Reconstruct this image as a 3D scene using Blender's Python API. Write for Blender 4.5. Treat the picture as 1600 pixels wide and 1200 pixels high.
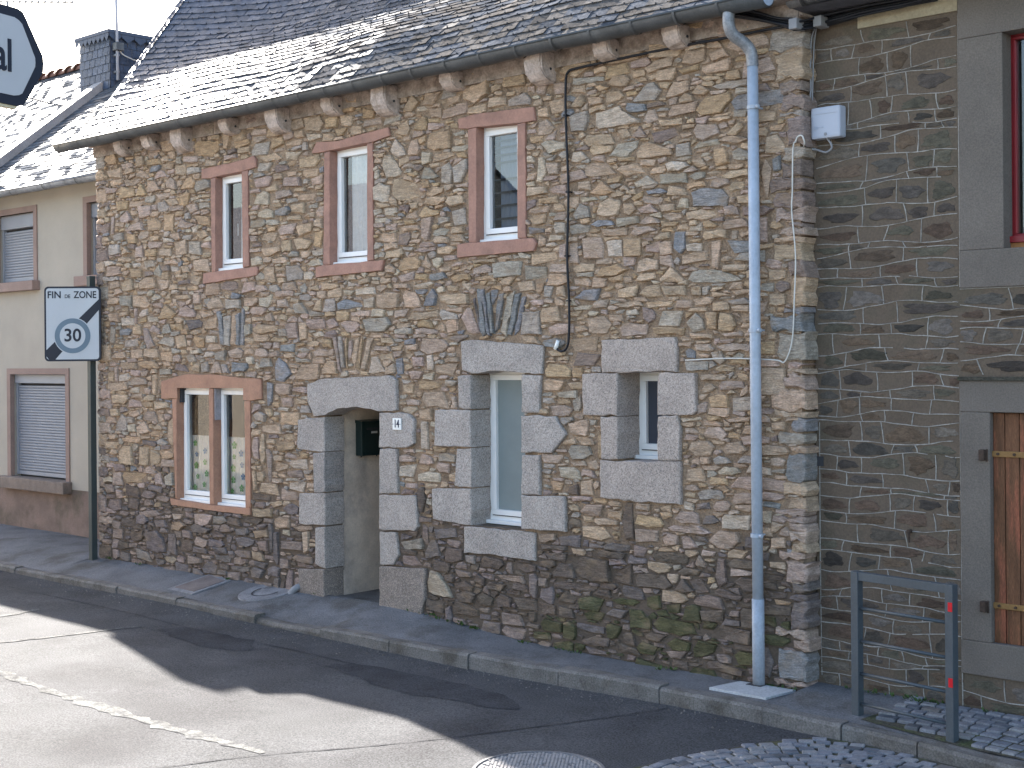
import bpy, bmesh, math, random
import numpy as np
from mathutils import Vector, Matrix
R = math.radians
random.seed(7); RNG = np.random.default_rng(7)
scene = bpy.context.scene
for o in list(bpy.data.objects): bpy.data.objects.remove(o)
COL = scene.collection

# ---------------------------------------------------------------- camera
F, PX, PY, ROLL = 2200.0, 800.0, 560.0, 0.0085      # photo pixels (1600x1200)
TH = math.atan2(2356, F); cT, sT = math.cos(TH), math.sin(TH)
CAM = np.array([5.489, -9.15, 2.5])
DV, RV, UV = np.array([-cT, sT, 0]), np.array([sT, cT, 0]), np.array([0, 0, 1.0])
cam_d = bpy.data.cameras.new('camera'); cam = bpy.data.objects.new('camera', cam_d); COL.objects.link(cam)
cam_d.sensor_width = 36.0; cam_d.lens = 36.0 * F / 1600; cam_d.shift_y = (PY - 600) / 1600 * 1.0
cam_d.clip_start = 0.1; cam_d.clip_end = 2000
rot = Matrix(((RV[0], 0, -DV[0]), (RV[1], 0, -DV[1]), (0, 1, 0))).to_4x4()
cam.matrix_world = Matrix.Translation(Vector(CAM)) @ rot @ Matrix.Rotation(-ROLL, 4, 'Z')
scene.camera = cam
scene.render.resolution_x, scene.render.resolution_y = 1024, 768
# ---------------------------------------------------------------- sky, sun, exposure
LX, LY, LZ = -3.6, 1.0, 1.9
SUN = Vector((LX, LY, LZ)).normalized()
wd = bpy.data.worlds.new('World'); scene.world = wd; wd.use_nodes = True
nt = wd.node_tree; nt.nodes.clear()
wo = nt.nodes.new('ShaderNodeOutputWorld'); bg = nt.nodes.new('ShaderNodeBackground'); sk = nt.nodes.new('ShaderNodeTexSky')
sk.sky_type = 'NISHITA'; sk.sun_disc = False; sk.sun_elevation = math.asin(SUN.z); sk.sun_rotation = math.atan2(LX, LY)
sk.air_density = 1.0; sk.dust_density = 2.0; sk.ozone_density = 1.0
bg.inputs['Strength'].default_value = 0.07
nt.links.new(sk.outputs[0], bg.inputs[0]); nt.links.new(bg.outputs[0], wo.inputs[0])
sl = bpy.data.lights.new('sun', 'SUN'); sl.energy = 5.0; sl.angle = R(0.55); sl.color = (1, .94, .86)
so = bpy.data.objects.new('sun', sl); COL.objects.link(so); so.rotation_euler = SUN.to_track_quat('Z', 'Y').to_euler(); so.location = (-30, 8, 20)
scene.view_settings.view_transform = 'Standard'; scene.view_settings.look = 'None'
scene.view_settings.exposure = 2.92; scene.view_settings.gamma = 1.0; scene.view_settings.use_curve_mapping = False

# ---------------------------------------------------------------- photo pixel -> direction helpers
def ray(x, y):
    dx, dy = x - PX, y - PY
    X = dx * math.cos(ROLL) - dy * math.sin(ROLL); V = dx * math.sin(ROLL) + dy * math.cos(ROLL)
    return DV + RV * X / F - UV * V / F
def onY(x, y, Y=0.0):
    r = ray(x, y); return CAM + (Y - CAM[1]) / r[1] * r
def onZ(x, y, z=0.0):
    r = ray(x, y); return CAM + (z - CAM[2]) / r[2] * r
def onX(x, y, X):
    r = ray(x, y); return CAM + (X - CAM[0]) / r[0] * r
def depth(p): return float((np.array(p) - CAM) @ DV)
def proj(p):
    v = np.array(p, float) - CAM; z = v @ DV; X = v @ RV / z * F; V = -(v @ UV) / z * F
    return PX + X * math.cos(ROLL) + V * math.sin(ROLL), PY - X * math.sin(ROLL) + V * math.cos(ROLL)
def FZ(x, y, Y=0.0):
    p = onY(x, y, Y); return (p[0], p[2])

# ---------------------------------------------------------------- object helpers
WL = {}
def base_of(parent): return WL.get(parent.name, Vector((0, 0, 0))) if parent else Vector((0, 0, 0))
def tag(o, label=None, cat=None, group=None, kind=None):
    if label: o['label'] = label
    if cat: o['category'] = cat
    if group: o['group'] = group
    if kind: o['kind'] = kind
    return o
def link(name, me, parent, wl):
    o = bpy.data.objects.new(name, me); COL.objects.link(o)
    o.parent = parent; o.location = Vector(wl) - base_of(parent); WL[o.name] = Vector(wl)
    return o
def empty(name, loc):
    o = link(name, None, None, loc); o.empty_display_size = .2
    return o
def mesh(name, v, f, mat, smooth=False, col=None):
    me = bpy.data.meshes.new(name); me.from_pydata([tuple(map(float, p)) for p in v], [], f)
    if col is not None:
        a = me.color_attributes.new('Col', 'FLOAT_COLOR', 'POINT')
        c = np.asarray(col, np.float32)
        if c.ndim == 1: c = np.tile(c, (len(v), 1))
        if c.shape[1] == 3: c = np.hstack([c, np.ones((len(c), 1), np.float32)])
        a.data.foreach_set('color', c.ravel())
    if smooth: me.polygons.foreach_set('use_smooth', [True] * len(me.polygons))
    if mat: me.materials.append(mat)
    me.update(); return me
def obj(name, v, f, mat, parent=None, smooth=False, col=None, kind=None, fix=True):
    v = np.asarray(v, float)
    lo, hi = v.min(0), v.max(0); c = np.array([(lo[0]+hi[0])/2, (lo[1]+hi[1])/2, lo[2]])
    me = mesh(name, v - c, f, mat, smooth, col)
    if fix:
        bm = bmesh.new(); bm.from_mesh(me); bmesh.ops.recalc_face_normals(bm, faces=bm.faces); bm.to_mesh(me); bm.free()
    o = link(name, me, parent, c)
    if kind: o['kind'] = kind
    return o
class MB:
    def __init__(s): s.v = []; s.f = []; s.c = []
    def add(s, v, f, col=None):
        n = len(s.v); s.v += [tuple(p) for p in v]; s.f += [tuple(i + n for i in q) for q in f]
        if col is not None: s.c += [tuple(col)] * len(v)
    def box(s, x0, x1, y0, y1, z0, z1, col=None):
        s.add([(x0,y0,z0),(x1,y0,z0),(x1,y1,z0),(x0,y1,z0),(x0,y0,z1),(x1,y0,z1),(x1,y1,z1),(x0,y1,z1)],
              [(0,3,2,1),(4,5,6,7),(0,1,5,4),(1,2,6,5),(2,3,7,6),(3,0,4,7)], col)
    def tube(s, pts, r, n=8, caps=True, col=None):
        pts = [Vector(p) for p in pts]; rings = []; up = Vector((0.13, 0.2, 1)).normalized()
        v = []; f = []
        for i, p in enumerate(pts):
            t = ((pts[min(i+1, len(pts)-1)]) - (pts[max(i-1, 0)])).normalized()
            a = t.cross(up)
            if a.length < .05: a = t.cross(Vector((1, 0, 0)))
            a.normalize(); b = t.cross(a)
            rr = r[i] if isinstance(r, (list, tuple)) else r
            for k in range(n):
                an = 2*math.pi*k/n; v.append(p + (a*math.cos(an) + b*math.sin(an))*rr)
        for i in range(len(pts)-1):
            for k in range(n):
                f.append((i*n+k, i*n+(k+1) % n, (i+1)*n+(k+1) % n, (i+1)*n+k))
        if caps: f.append(tuple(range(n))); f.append(tuple(range((len(pts)-1)*n, len(pts)*n)))
        s.add(v, f, col)
    def prism(s, poly, y0, y1, col=None):          # poly of (x,z); front y0
        n = len(poly)
        v = [(x, y0, z) for x, z in poly] + [(x, y1, z) for x, z in poly]
        s.add(v, [tuple(range(n)), tuple(range(2*n-1, n-1, -1))] + [(i, (i+1) % n, n+(i+1) % n, n+i) for i in range(n)], col)
    def build(s, name, mat, parent=None, smooth=False, kind=None, bevel=0, seg=2, fix=True):
        o = obj(name, s.v, s.f, mat, parent, smooth, s.c if len(s.c) == len(s.v) and s.c else None, kind, fix)
        if bevel:
            bm = bmesh.new(); bm.from_mesh(o.data)
            ed = [e for e in bm.edges if len(e.link_faces) == 2 and e.calc_face_angle() > .6]
            bmesh.ops.bevel(bm, geom=ed, offset=bevel, segments=seg, profile=.6, affect='EDGES', clamp_overlap=True)
            bm.to_mesh(o.data); bm.free()
        return o
def box(name, x0, x1, y0, y1, z0, z1, mat, parent=None, bevel=0, kind=None, col=None):
    m = MB(); m.box(x0, x1, y0, y1, z0, z1, col); return m.build(name, mat, parent, bevel=bevel, kind=kind)
def smooth_path(pts, k=4):
    P = [Vector(p) for p in pts]; out = []
    for i in range(len(P)-1):
        p0, p1, p2, p3 = P[max(i-1, 0)], P[i], P[i+1], P[min(i+2, len(P)-1)]
        for j in range(k):
            t = j/k
            out.append(.5*((2*p1) + (p2-p0)*t + (2*p0-5*p1+4*p2-p3)*t*t + (3*p1-p0-3*p2+p3)*t**3))
    return out + [P[-1]]

# ---------------------------------------------------------------- materials
def nd(t, k, **kw):
    n = t.nodes.new(k)
    for a, b in kw.items(): setattr(n, a, b)
    return n
def mk(name, col=(.5, .5, .5), rough=.8, var=.18, vs=5, fine=.12, fs=60, bump=.3, bs=45, bd=.01, spec=.3, metallic=0,
       attr=False, col2=None, c2s=3, c2lo=.5, c2hi=.62, stretch=(1, 1, 1), rough_attr=False, gran=False, objco=False, strata=False, low_col=None):
    m = bpy.data.materials.new(name); m.use_nodes = True; t = m.node_tree; L = t.links.new
    p = t.nodes['Principled BSDF']
    geo = nd(t, 'ShaderNodeTexCoord') if objco else nd(t, 'ShaderNodeNewGeometry')
    mp = nd(t, 'ShaderNodeMapping'); mp.inputs['Scale'].default_value = stretch
    L(geo.outputs['Object' if objco else 'Position'], mp.inputs[0])
    def noise(scale, det=5, ro=.6):
        n = nd(t, 'ShaderNodeTexNoise'); n.inputs['Scale'].default_value = scale; n.inputs['Detail'].default_value = det
        n.inputs['Roughness'].default_value = ro; L(mp.outputs[0], n.inputs['Vector']); return n.outputs[0]
    def rng(s, a, b, lo=.3, hi=.7):
        n = nd(t, 'ShaderNodeMapRange'); L(s, n.inputs[0]); n.inputs[1].default_value = lo; n.inputs[2].default_value = hi
        n.inputs[3].default_value = a; n.inputs[4].default_value = b; return n.outputs[0]
    def mixc(fac, a, b, mode='MIX'):
        n = nd(t, 'ShaderNodeMix', data_type='RGBA', blend_type=mode)
        if hasattr(fac, 'links'): L(fac, n.inputs[0])
        else: n.inputs[0].default_value = fac
        for s, q in ((a, 6), (b, 7)):
            if hasattr(s, 'links'): L(s, n.inputs[q])
            else: n.inputs[q].default_value = (*s, 1)
        return n.outputs[2]
    if attr:
        at = nd(t, 'ShaderNodeAttribute', attribute_name='Col'); c = at.outputs['Color']
    else:
        rgb = nd(t, 'ShaderNodeRGB'); rgb.outputs[0].default_value = (*col, 1); c = rgb.outputs[0]
    if col2 is not None: c = mixc(rng(noise(c2s, 6), 0, 1, c2lo, c2hi), c, col2)
    if var: c = mixc(1.0, c, rng(noise(vs, 5), 1-var, 1+var), 'MULTIPLY')
    if fine: c = mixc(1.0, c, rng(noise(fs, 3), 1-fine, 1+fine), 'MULTIPLY')
    if strata:
        m2 = nd(t, 'ShaderNodeMapping'); m2.inputs['Scale'].default_value = (3, 3, 26); m2.inputs['Rotation'].default_value = (.0, .12, 0); L(geo.outputs['Object' if objco else 'Position'], m2.inputs[0])
        n2 = nd(t, 'ShaderNodeTexNoise'); n2.inputs['Scale'].default_value = 3.0; n2.inputs['Detail'].default_value = 7; n2.inputs['Roughness'].default_value = .7; L(m2.outputs[0], n2.inputs['Vector'])
        c = mixc(1.0, c, rng(n2.outputs[0], .62, 1.30), 'MULTIPLY')
        c = mixc(rng(noise(3.5, 6), 0, .55, .52, .68), c, (.33, .235, .15))
    if low_col is not None:      # mortar mixes to a darker tone in the bottom courses, ragged upper limit
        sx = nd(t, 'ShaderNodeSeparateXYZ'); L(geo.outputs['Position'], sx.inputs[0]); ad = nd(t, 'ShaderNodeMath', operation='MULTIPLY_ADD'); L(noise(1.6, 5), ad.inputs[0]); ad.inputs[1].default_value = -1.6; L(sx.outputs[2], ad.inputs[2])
        c = mixc(rng(ad.outputs[0], 1, 0, .05, .45), c, low_col)
    if gran:
        vo = nd(t, 'ShaderNodeTexVoronoi'); vo.inputs['Scale'].default_value = 115; L(mp.outputs[0], vo.inputs['Vector'])
        sp = nd(t, 'ShaderNodeSeparateColor'); L(vo.outputs['Color'], sp.inputs[0])
        c = mixc(1.0, c, rng(sp.outputs[0], .72, 1.28, 0, 1), 'MULTIPLY')
        c = mixc(rng(sp.outputs[1], 0, .6, .88, .94), c, (.12, .115, .115))
        c = mixc(rng(sp.outputs[2], 0, .5, .8, .9), c, (.50, .40, .35))
    L(c, p.inputs['Base Color'])
    p.inputs['Roughness'].default_value = rough; p.inputs['Specular IOR Level'].default_value = spec; p.inputs['Metallic'].default_value = metallic
    if rough_attr:
        L(at.outputs['Alpha'], p.inputs['Roughness']); L(rng(at.outputs['Alpha'], .5, .0, .35, .74), p.inputs['Specular IOR Level'])
    if bump:
        b = nd(t, 'ShaderNodeBump'); b.inputs['Strength'].default_value = bump; b.inputs['Distance'].default_value = bd
        L(noise(bs, 7, .65), b.inputs['Height']); L(b.outputs[0], p.inputs['Normal'])
    return m
M = {}
M['stone'] = mk('rubble_stone', attr=True, rough=.85, var=.24, vs=11, fine=.26, fs=55, bump=1.0, bs=30, bd=.022, stretch=(1, 1, 2.2), spec=.25, strata=True)
M['mortar'] = mk('lime_mortar', (.36, .26, .18), rough=.95, var=.35, vs=7, fine=.3, fs=70, bump=1, bs=45, bd=.03, col2=(.25, .18, .125), c2s=2.2, spec=.1, low_col=(.165, .128, .10))
M['granite'] = mk('granite', attr=True, rough=.8, var=.14, vs=4, fine=.15, fs=120, bump=.5, bs=60, bd=.01, gran=True)
M['paint2'] = mk('terracotta_paint', (.40, .22, .145), rough=.75, var=.12, vs=6, fine=.1, fs=50, bump=.35, bs=30, bd=.01, col2=(.35, .19, .13), c2s=5)
M['paint'] = mk('faded_red_paint', (.37, .205, .155), rough=.75, var=.14, vs=6, fine=.1, fs=50, bump=.35, bs=30, bd=.01, col2=(.31, .175, .135), c2s=5)
M['white'] = mk('white_upvc', (.86, .855, .84), rough=.35, var=.03, fine=0, bump=0, spec=.5)
M['slate'] = mk('roof_slate', attr=True, rough=.4, rough_attr=True, var=.3, vs=14, fine=.25, fs=70, bump=.5, bs=40, bd=.006, spec=.55)
M['slatesheet'] = mk('slate_sheet', (.12, .12, .135), rough=.5, var=.3, vs=6, fine=.2, bump=.5, bs=25)
M['zinc'] = mk('dark_zinc', (.085, .09, .095), rough=.5, var=.25, vs=5, fine=.15, bump=.15, bs=20, spec=.5, metallic=.3)
M['zincl'] = mk('weathered_zinc', (.26, .27, .29), rough=.5, var=.35, vs=9, fine=.2, bump=.2, bs=20, spec=.5, metallic=.3)
M['pipe'] = mk('blue_grey_pipe_paint', (.38, .43, .50), rough=.45, var=.12, vs=4, fine=.08, fs=30, bump=.08, bs=30, spec=.5)
M['wood'] = mk('grey_weathered_wood', (.34, .28, .24), rough=.85, var=.3, vs=9, fine=.25, fs=45, bump=.7, bs=30, bd=.015, col2=(.22, .17, .14), c2s=6)
M['plaster'] = mk('door_plaster', (.58, .49, .40), rough=.9, var=.22, vs=3, fine=.1, bump=.3, bs=25, col2=(.44, .375, .32), c2s=2.5)
M['cream'] = mk('cream_render', (.42, .37, .305), rough=.9, var=.07, vs=1.5, fine=.06, fs=90, bump=.3, bs=120, bd=.004)
M['plinth'] = mk('pink_plinth_render', (.22, .155, .125), rough=.9, var=.2, vs=3, fine=.12, bump=.3, bs=70, bd=.006, col2=(.15, .115, .085), c2s=2.5)
M['trim'] = mk('dusty_pink_trim', (.30, .21, .175), rough=.85, var=.1, vs=4, fine=.08, bump=.2, bs=60, bd=.004)
M['shutter'] = mk('grey_shutter', (.29, .30, .33), rough=.5, var=.06, vs=3, fine=0, bump=0, spec=.4)
M['asphalt'] = mk('worn_asphalt', (.078, .079, .083), rough=.95, var=.2, vs=1.3, fine=.5, fs=75, bump=.8, bs=95, bd=.012, spec=.10, col2=(.060, .060, .064), c2s=.8, c2lo=.48, c2hi=.62)
M['asph2'] = mk('dark_asphalt_patch', (.054, .055, .060), rough=.95, var=.25, vs=3, fine=.4, fs=75, bump=.8, bs=95, bd=.012, spec=.06)
M['pave'] = mk('pavement_asphalt', (.14, .141, .148), rough=.85, var=.25, vs=2.2, fine=.35, fs=70, bump=.7, bs=70, bd=.012, col2=(.09, .086, .082), c2s=1.8, c2lo=.5, c2hi=.65)
M['kerb'] = mk('granite_kerb', (.155, .145, .135), rough=.85, var=.22, vs=4, fine=.35, fs=80, bump=.6, bs=70, bd=.012, col2=(.105, .095, .082), c2s=3)
M['line'] = mk('worn_road_paint', (.14, .14, .136), rough=.95, var=.3, vs=8, fine=.45, fs=60, bump=.5, bs=90, bd=.008, spec=.04, col2=(.078, .078, .08), c2s=9, c2lo=.45, c2hi=.6)
M['cobble'] = mk('cobble_granite', attr=True, rough=.7, var=.25, vs=12, fine=.25, fs=90, bump=.5, bs=60, bd=.008, spec=.4)
M['grout'] = mk('dark_grout', (.075, .07, .055), rough=.95, var=.3, vs=8, fine=.4, fs=60, bump=1, bs=60, bd=.02, col2=(.07, .08, .035), c2s=4)
M['black'] = mk('black_cable', (.012, .013, .018), rough=.5, var=0, fine=0, bump=0)
M['iron'] = mk('cast_iron', (.12, .12, .125), rough=.6, var=.3, vs=12, fine=.3, bump=.3, bs=60, spec=.5)
M['lid'] = mk('concrete_lid', (.21, .21, .22), rough=.75, var=.25, vs=7, fine=.25, bump=.3, bs=50)
M['slab'] = mk('pale_slab', (.42, .43, .44), rough=.7, var=.12, vs=6, fine=.2, bump=.3, bs=50)
M['rmort'] = mk('brown_flush_mortar', (.132, .101, .075), rough=.95, var=.16, vs=3, fine=.16, fs=60, bump=.6, bs=50, bd=.01, col2=(.10, .082, .060), c2s=3)
M['rstone'] = mk('exposed_schist', attr=True, rough=.9, var=.35, vs=16, fine=.25, fs=60, bump=.8, bs=40, bd=.012, stretch=(1, 1, 2))
M['point'] = mk('white_ribbon_pointing', (.33, .31, .28), rough=.8, var=.25, vs=9, fine=.2, bump=.2, bs=40)
M['cement'] = mk('cement_surround', (.15, .13, .112), rough=.9, var=.12, vs=2.5, fine=.2, fs=90, bump=.4, bs=90, bd=.006)
M['redpaint'] = mk('dark_red_gloss', (.22, .012, .018), rough=.35, var=.1, fine=0, bump=0, spec=.5)
M['plank'] = mk('brown_plank', (.15, .068, .033), rough=.65, var=.3, vs=5, fine=.3, fs=40, bump=.4, bs=30, stretch=(6, 6, .7), col2=(.22, .075, .04), c2s=2.5)
M['hinge'] = mk('ochre_strap', (.25, .14, .05), rough=.6, var=.15, fine=.1, bump=.1)
M['rust'] = mk('rusty_iron', (.06, .04, .03), rough=.8, var=.3, fine=.2, bump=.4)
M['steel'] = mk('grey_barrier_paint', (.060, .075, .088), rough=.5, var=.12, vs=6, fine=.1, bump=.1, bs=30, spec=.45)
M['post'] = mk('dark_green_grey_post', (.05, .062, .06), rough=.5, var=.1, fine=.05, bump=.05)
M['red'] = mk('red_reflector', (.55, .01, .02), rough=.4, var=.05, fine=0, bump=0)
M['signw'] = mk('sign_white', (.50, .52, .54), rough=.45, var=.04, vs=3, fine=.04, fs=200, bump=0)
M['signk'] = mk('sign_black', (.018, .022, .035), rough=.45, var=0, fine=0, bump=0)
M['signg'] = mk('sign_grey_blue', (.135, .19, .24), rough=.45, var=.05, fine=0, bump=0)
M['signy'] = mk('sign_edge', (.55, .48, .33), rough=.5, var=.05, fine=0, bump=0)
M['dirw'] = mk('direction_sign_white', (.44, .445, .46), rough=.4, var=.03, fine=0, bump=0)
M['mailbox'] = mk('dark_green_metal', (.006, .022, .022), rough=.35, var=.1, fine=0, bump=0, spec=.5)
M['boxg'] = mk('grey_plastic', (.42, .45, .52), rough=.5, var=.05, fine=0, bump=0)
M['cablew'] = mk('white_cable', (.62, .60, .55), rough=.5, var=.1, fine=0, bump=0)
M['cableg'] = mk('grey_cable', (.25, .25, .26), rough=.5, var=.1, fine=0, bump=0)
M['plate'] = mk('enamel_white', (.85, .85, .82), rough=.25, var=.02, fine=0, bump=0, spec=.5)
M['ridge'] = mk('red_ridge_tile', (.17, .08, .055), rough=.8, var=.25, vs=8, fine=.2, bump=.3)
M['coping'] = mk('grey_coping', (.30, .30, .31), rough=.7, var=.15, vs=5, fine=.15, bump=.3)
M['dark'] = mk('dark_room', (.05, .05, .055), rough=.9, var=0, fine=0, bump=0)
M['voile'] = mk('white_voile', (.90, .91, .93), rough=.9, var=.06, vs=20, fine=.05, bump=.3, bs=12, bd=.02)
M['blind'] = mk('sky_reflection_blind', (.30, .36, .48), rough=.8, var=.05, fine=0, bump=0)  # pale blue paints the sky reflection of the pane onto the blind
M['frost'] = mk('frosted_film', (.24, .28, .28), rough=.5, var=.05, fine=0, bump=0)
M['fgreen'] = mk('green_print', (.08, .42, .12), rough=.9, var=.2, vs=40, fine=0, bump=0)
M['fblue'] = mk('blue_print', (.04, .22, .50), rough=.9, var=.2, vs=40, fine=0, bump=0)
M['leaf'] = mk('weed_leaf', (.06, .10, .025), rough=.7, var=.3, vs=30, fine=0, bump=0)
M['orange'] = mk('orange_brick_sill', (.36, .16, .06), rough=.8, var=.25, vs=12, fine=.2, bump=.3)
M['ground'] = mk('ground', (.14, .135, .12), rough=.9, var=.2, vs=.5, bump=.3)
M['tan'] = mk('opposite_render', (.70, .60, .47), rough=.9, var=.08, vs=.8, fine=.05, bump=.2)
g = bpy.data.materials.new('window_glass'); g.use_nodes = True; t = g.node_tree; t.nodes.clear()
out = nd(t, 'ShaderNodeOutputMaterial'); mx = nd(t, 'ShaderNodeMixShader'); tr = nd(t, 'ShaderNodeBsdfTransparent'); gl = nd(t, 'ShaderNodeBsdfGlossy')
gl.inputs['Roughness'].default_value = .01; tr.inputs[0].default_value = (.95, .97, .97, 1); lw = nd(t, 'ShaderNodeFresnel'); lw.inputs[0].default_value = 2.1
t.links.new(lw.outputs[0], mx.inputs[0]); t.links.new(tr.outputs[0], mx.inputs[1]); t.links.new(gl.outputs[0], mx.inputs[2]); t.links.new(mx.outputs[0], out.inputs[0])
M['glass'] = g

# ================================================================ SETTING: ground, road, pavement, kerb, cobbles
def lerp(a, b, t): return a + (b-a)*max(0, min(1, t))
def roadz(X): return lerp(-.075, -.13, (X+7)/4)
def kerbz(X):
    if X < -5.85 or (-4.85 < X < -.2): return 0.0
    if X <= -4.85: return -.045
    return lerp(0, -.05, (X+.2)/1.8)
def kerby(X): return lerp(-.74, -.60, (X+4)/3) if X < .7 else lerp(-.58, -.72, (X-.7)/1.4)
def wally(X): return .92 if X < -10.06 else (.03 if X < -.085 else .19)
def wallz(X):
    if X < -10.06: return .12
    if X > -.085: return .045
    t = max(0, min(1, (X+4.7)/2.2)); t = t*t*(3-2*t)
    return .115*(1-t) - .012*t
def grid(name, xs, ys, zf, mat, kind='structure', thick=0):
    v = [(x, y, zf(x, y)) for y in ys for x in xs]; nx = len(xs)
    f = [(j*nx+i, j*nx+i+1, (j+1)*nx+i+1, (j+1)*nx+i) for j in range(len(ys)-1) for i in range(nx-1)]
    return obj(name, v, f, mat, None, kind=kind, smooth=True)
grid('ground', np.linspace(-400, 400, 9), np.linspace(-400, 400, 9), lambda x, y: -.17, M['ground'])
xs = list(np.arange(-45, -14, 1.5)) + list(np.arange(-14, 4, .25)) + list(np.arange(4, 40, 3))
ys = list(np.arange(-9.9, -4, .7)) + list(np.arange(-4, .2, .25))
road = grid('road', xs, ys, lambda x, y: roadz(x) + .006*math.sin(x*1.7+y)*math.sin(y*2.1) - .03*max(0, min(1, (-3.3-y)/6)), M['asphalt'])
def rz(x, y): return roadz(x) + .006*math.sin(x*1.7+y)*math.sin(y*2.1) - .03*max(0, min(1, (-3.3-y)/6))
# pavement in three lengths, each following its own wall
def pav(x0, x1, dx):
    xs = np.arange(x0, x1+dx*.5, dx); n = 7; v = []; f = []
    xm = (x0+x1)/2
    for x in xs:
        kx = min(max(x, x0+.001), x1-.001); wy, wz = wally(xm), wallz(kx if not (x <= x0 or x >= x1) else (x0+x1)/2*0+kx)
        for j in range(n):
            q = j/(n-1); y = lerp(kerby(x)+.10, wy, q)
            z = lerp(kerbz(x)-.004, wz, q if x1 > -10.05 else (y+.64)/.67) + .004*math.sin(x*3.1+q*4)
            v.append((x, y, z))
    for i in range(len(xs)-1):
        for j in range(n-1): f.append((i*n+j, (i+1)*n+j, (i+1)*n+j+1, i*n+j+1))
    return v, f
pv, pf = [], []
for a, b, d in ((-45, -10.06, .9), (-10.06, -.085, .15), (-.085, 4.0, .15)):
    v, f = pav(a, b, (b-a)/round((b-a)/d)); n = len(pv); pv += v; pf += [tuple(i+n for i in q) for q in f]
pave = obj('pavement', pv, pf, M['pave'], None, smooth=True, kind='structure')
# kerb stones
ends = [-16.6, -14.1, -12.2, -10.7, -9.65, -8.4, -7.25, -6.6, -5.86, -5.4, -4.86, -3.9, -2.95, -1.98, -1.0, -.08, .55, 1.12, 1.9, 2.9, 4.0]
for a, b in zip(ends[:-1], ends[1:]):
    n = max(2, int((b-a)/.16)); v = []; f = []
    low = (-5.9 < (a+b)/2 < -4.8)
    jz = random.uniform(-.010, .006); jy = random.uniform(-.008, .008)
    for i in range(n+1):
        x = lerp(a+.005, b-.005, i/n); xc = min(max(x, a+.02), b-.02); k = kerby(xc)+jy; z = kerbz(xc)+jz+random.uniform(-.004, .004)*(2.5 if low else 1); rz0 = roadz(x)-.05
        e = .026 if low else .018
        for (dy, zz) in ((.0, rz0), (-.0 + random.uniform(-.004, .004), z-e*1.2), (e, z), (.13, z+.003), (.145, z-.05)): v.append((x, k+dy, zz))
    for i in range(n):
        for j in range(4): f.append((i*5+j, (i+1)*5+j, (i+1)*5+j+1, i*5+j+1))
    f.append(tuple(range(5))); f.append(tuple(range(n*5, n*5+5)))
    obj('kerb_stone', v, f, M['kerb'], pave)
# painted lines, seams and patches on the road (thin sheets)
def strip(name, pts, w, mat, dz, ragged=.0, seg=.08):
    P = smooth_path([(x, y, 0) for x, y in pts], 3); v = []; f = []
    Q = []
    for a, b in zip(P[:-1], P[1:]):
        n = max(1, int((b-a).length/seg))
        Q += [a.lerp(b, i/n) for i in range(n)]
    Q.append(P[-1])
    for i, p in enumerate(Q):
        t = (Q[min(i+1, len(Q)-1)]-Q[max(i-1, 0)]).normalized(); nrm = Vector((-t.y, t.x, 0))
        for s in (-1, 1):
            q = p + nrm*s*(w/2+random.uniform(-ragged, ragged)); v.append((q.x, q.y, rz(q.x, q.y)+dz))
    for i in range(len(Q)-1): f.append((2*i, 2*i+2, 2*i+3, 2*i+1))
    return obj(name, v, f, mat, road, fix=True)
strip('centre_line', [(-7.2, -3.55), (-5.65, -3.50), (-4.6, -3.49), (-3.3, -3.48), (-2.17, -3.42)], .12, M['line'], .0035, .04)
strip('paint_line', [(-6.95, -3.3), (-6.82, -2.9), (-6.6, -1.85), (-6.5, -1.6)], .05, M['line'], .005, .012)
strip('paint_line', [(-8.3, -3.0), (-8.07, -2.27), (-8.17, -1.8)], .08, M['line'], .005, .02)
seam = [(-2.9, -5.0), (-2.42, -4.1), (-2.154, -3.49), (-1.78, -2.85), (-1.497, -2.35), (-1.2, -1.6), (-.93, -.924), (-.86, -.66)]
strip('asphalt_seam', seam, .013, M['asph2'], .0045, .006)
strip('asphalt_seam', [(-10, -1.28), (-8, -1.30), (-6, -1.32), (-4.2, -1.25), (-2.5, -1.3)], .013, M['asph2'], .0045, .006)
def patch(name, poly, mat, dz, n=5):
    P = smooth_path([(x, y, 0) for x, y in poly+[poly[0]]], n)[:-1]
    c = sum(P, Vector())/len(P); v = [(c.x, c.y, rz(c.x, c.y)+dz)] + [(p.x, p.y, rz(p.x, p.y)+dz) for p in [q+Vector((random.uniform(-.06, .06), random.uniform(-.045, .045), 0)) for q in P]]
    k = len(P); return obj(name, v, [(0, i+1, (i+1) % k+1) for i in range(k)], mat, road)
patch('asphalt_patch', [(-6.3, -1.62), (-5.2, -1.72), (-4.9, -1.45), (-5.4, -1.25), (-6.2, -1.35)], M['asph2'], .0035)
patch('asphalt_patch', [(-3.9, -1.45), (-2.9, -1.62), (-1.8, -1.5), (-2.0, -1.2), (-2.7, -1.1), (-3.7, -1.2)], M['asph2'], .0035)
# debris along the gutter line
db = MB()
for i in range(420):
    x = random.uniform(-10, 0); y = kerby(x) - abs(random.gauss(.05, .16)) ; s = random.uniform(.004, .012); z = rz(x, y)
    a = random.uniform(0, 6.3); dx, dy = math.cos(a)*s, math.sin(a)*s*random.uniform(.5, 1)
    db.add([(x-dx, y-dy, z), (x+dy, y-dx, z), (x+dx, y+dy, z), (x-dy, y+dx, z), (x, y, z+s*.9)], [(0, 1, 4), (1, 2, 4), (2, 3, 4), (3, 0, 4)])
tag(db.build('gravel', M['kerb']), 'loose grit gathered in the gutter beside the kerb', 'gravel', kind='stuff')
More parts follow.
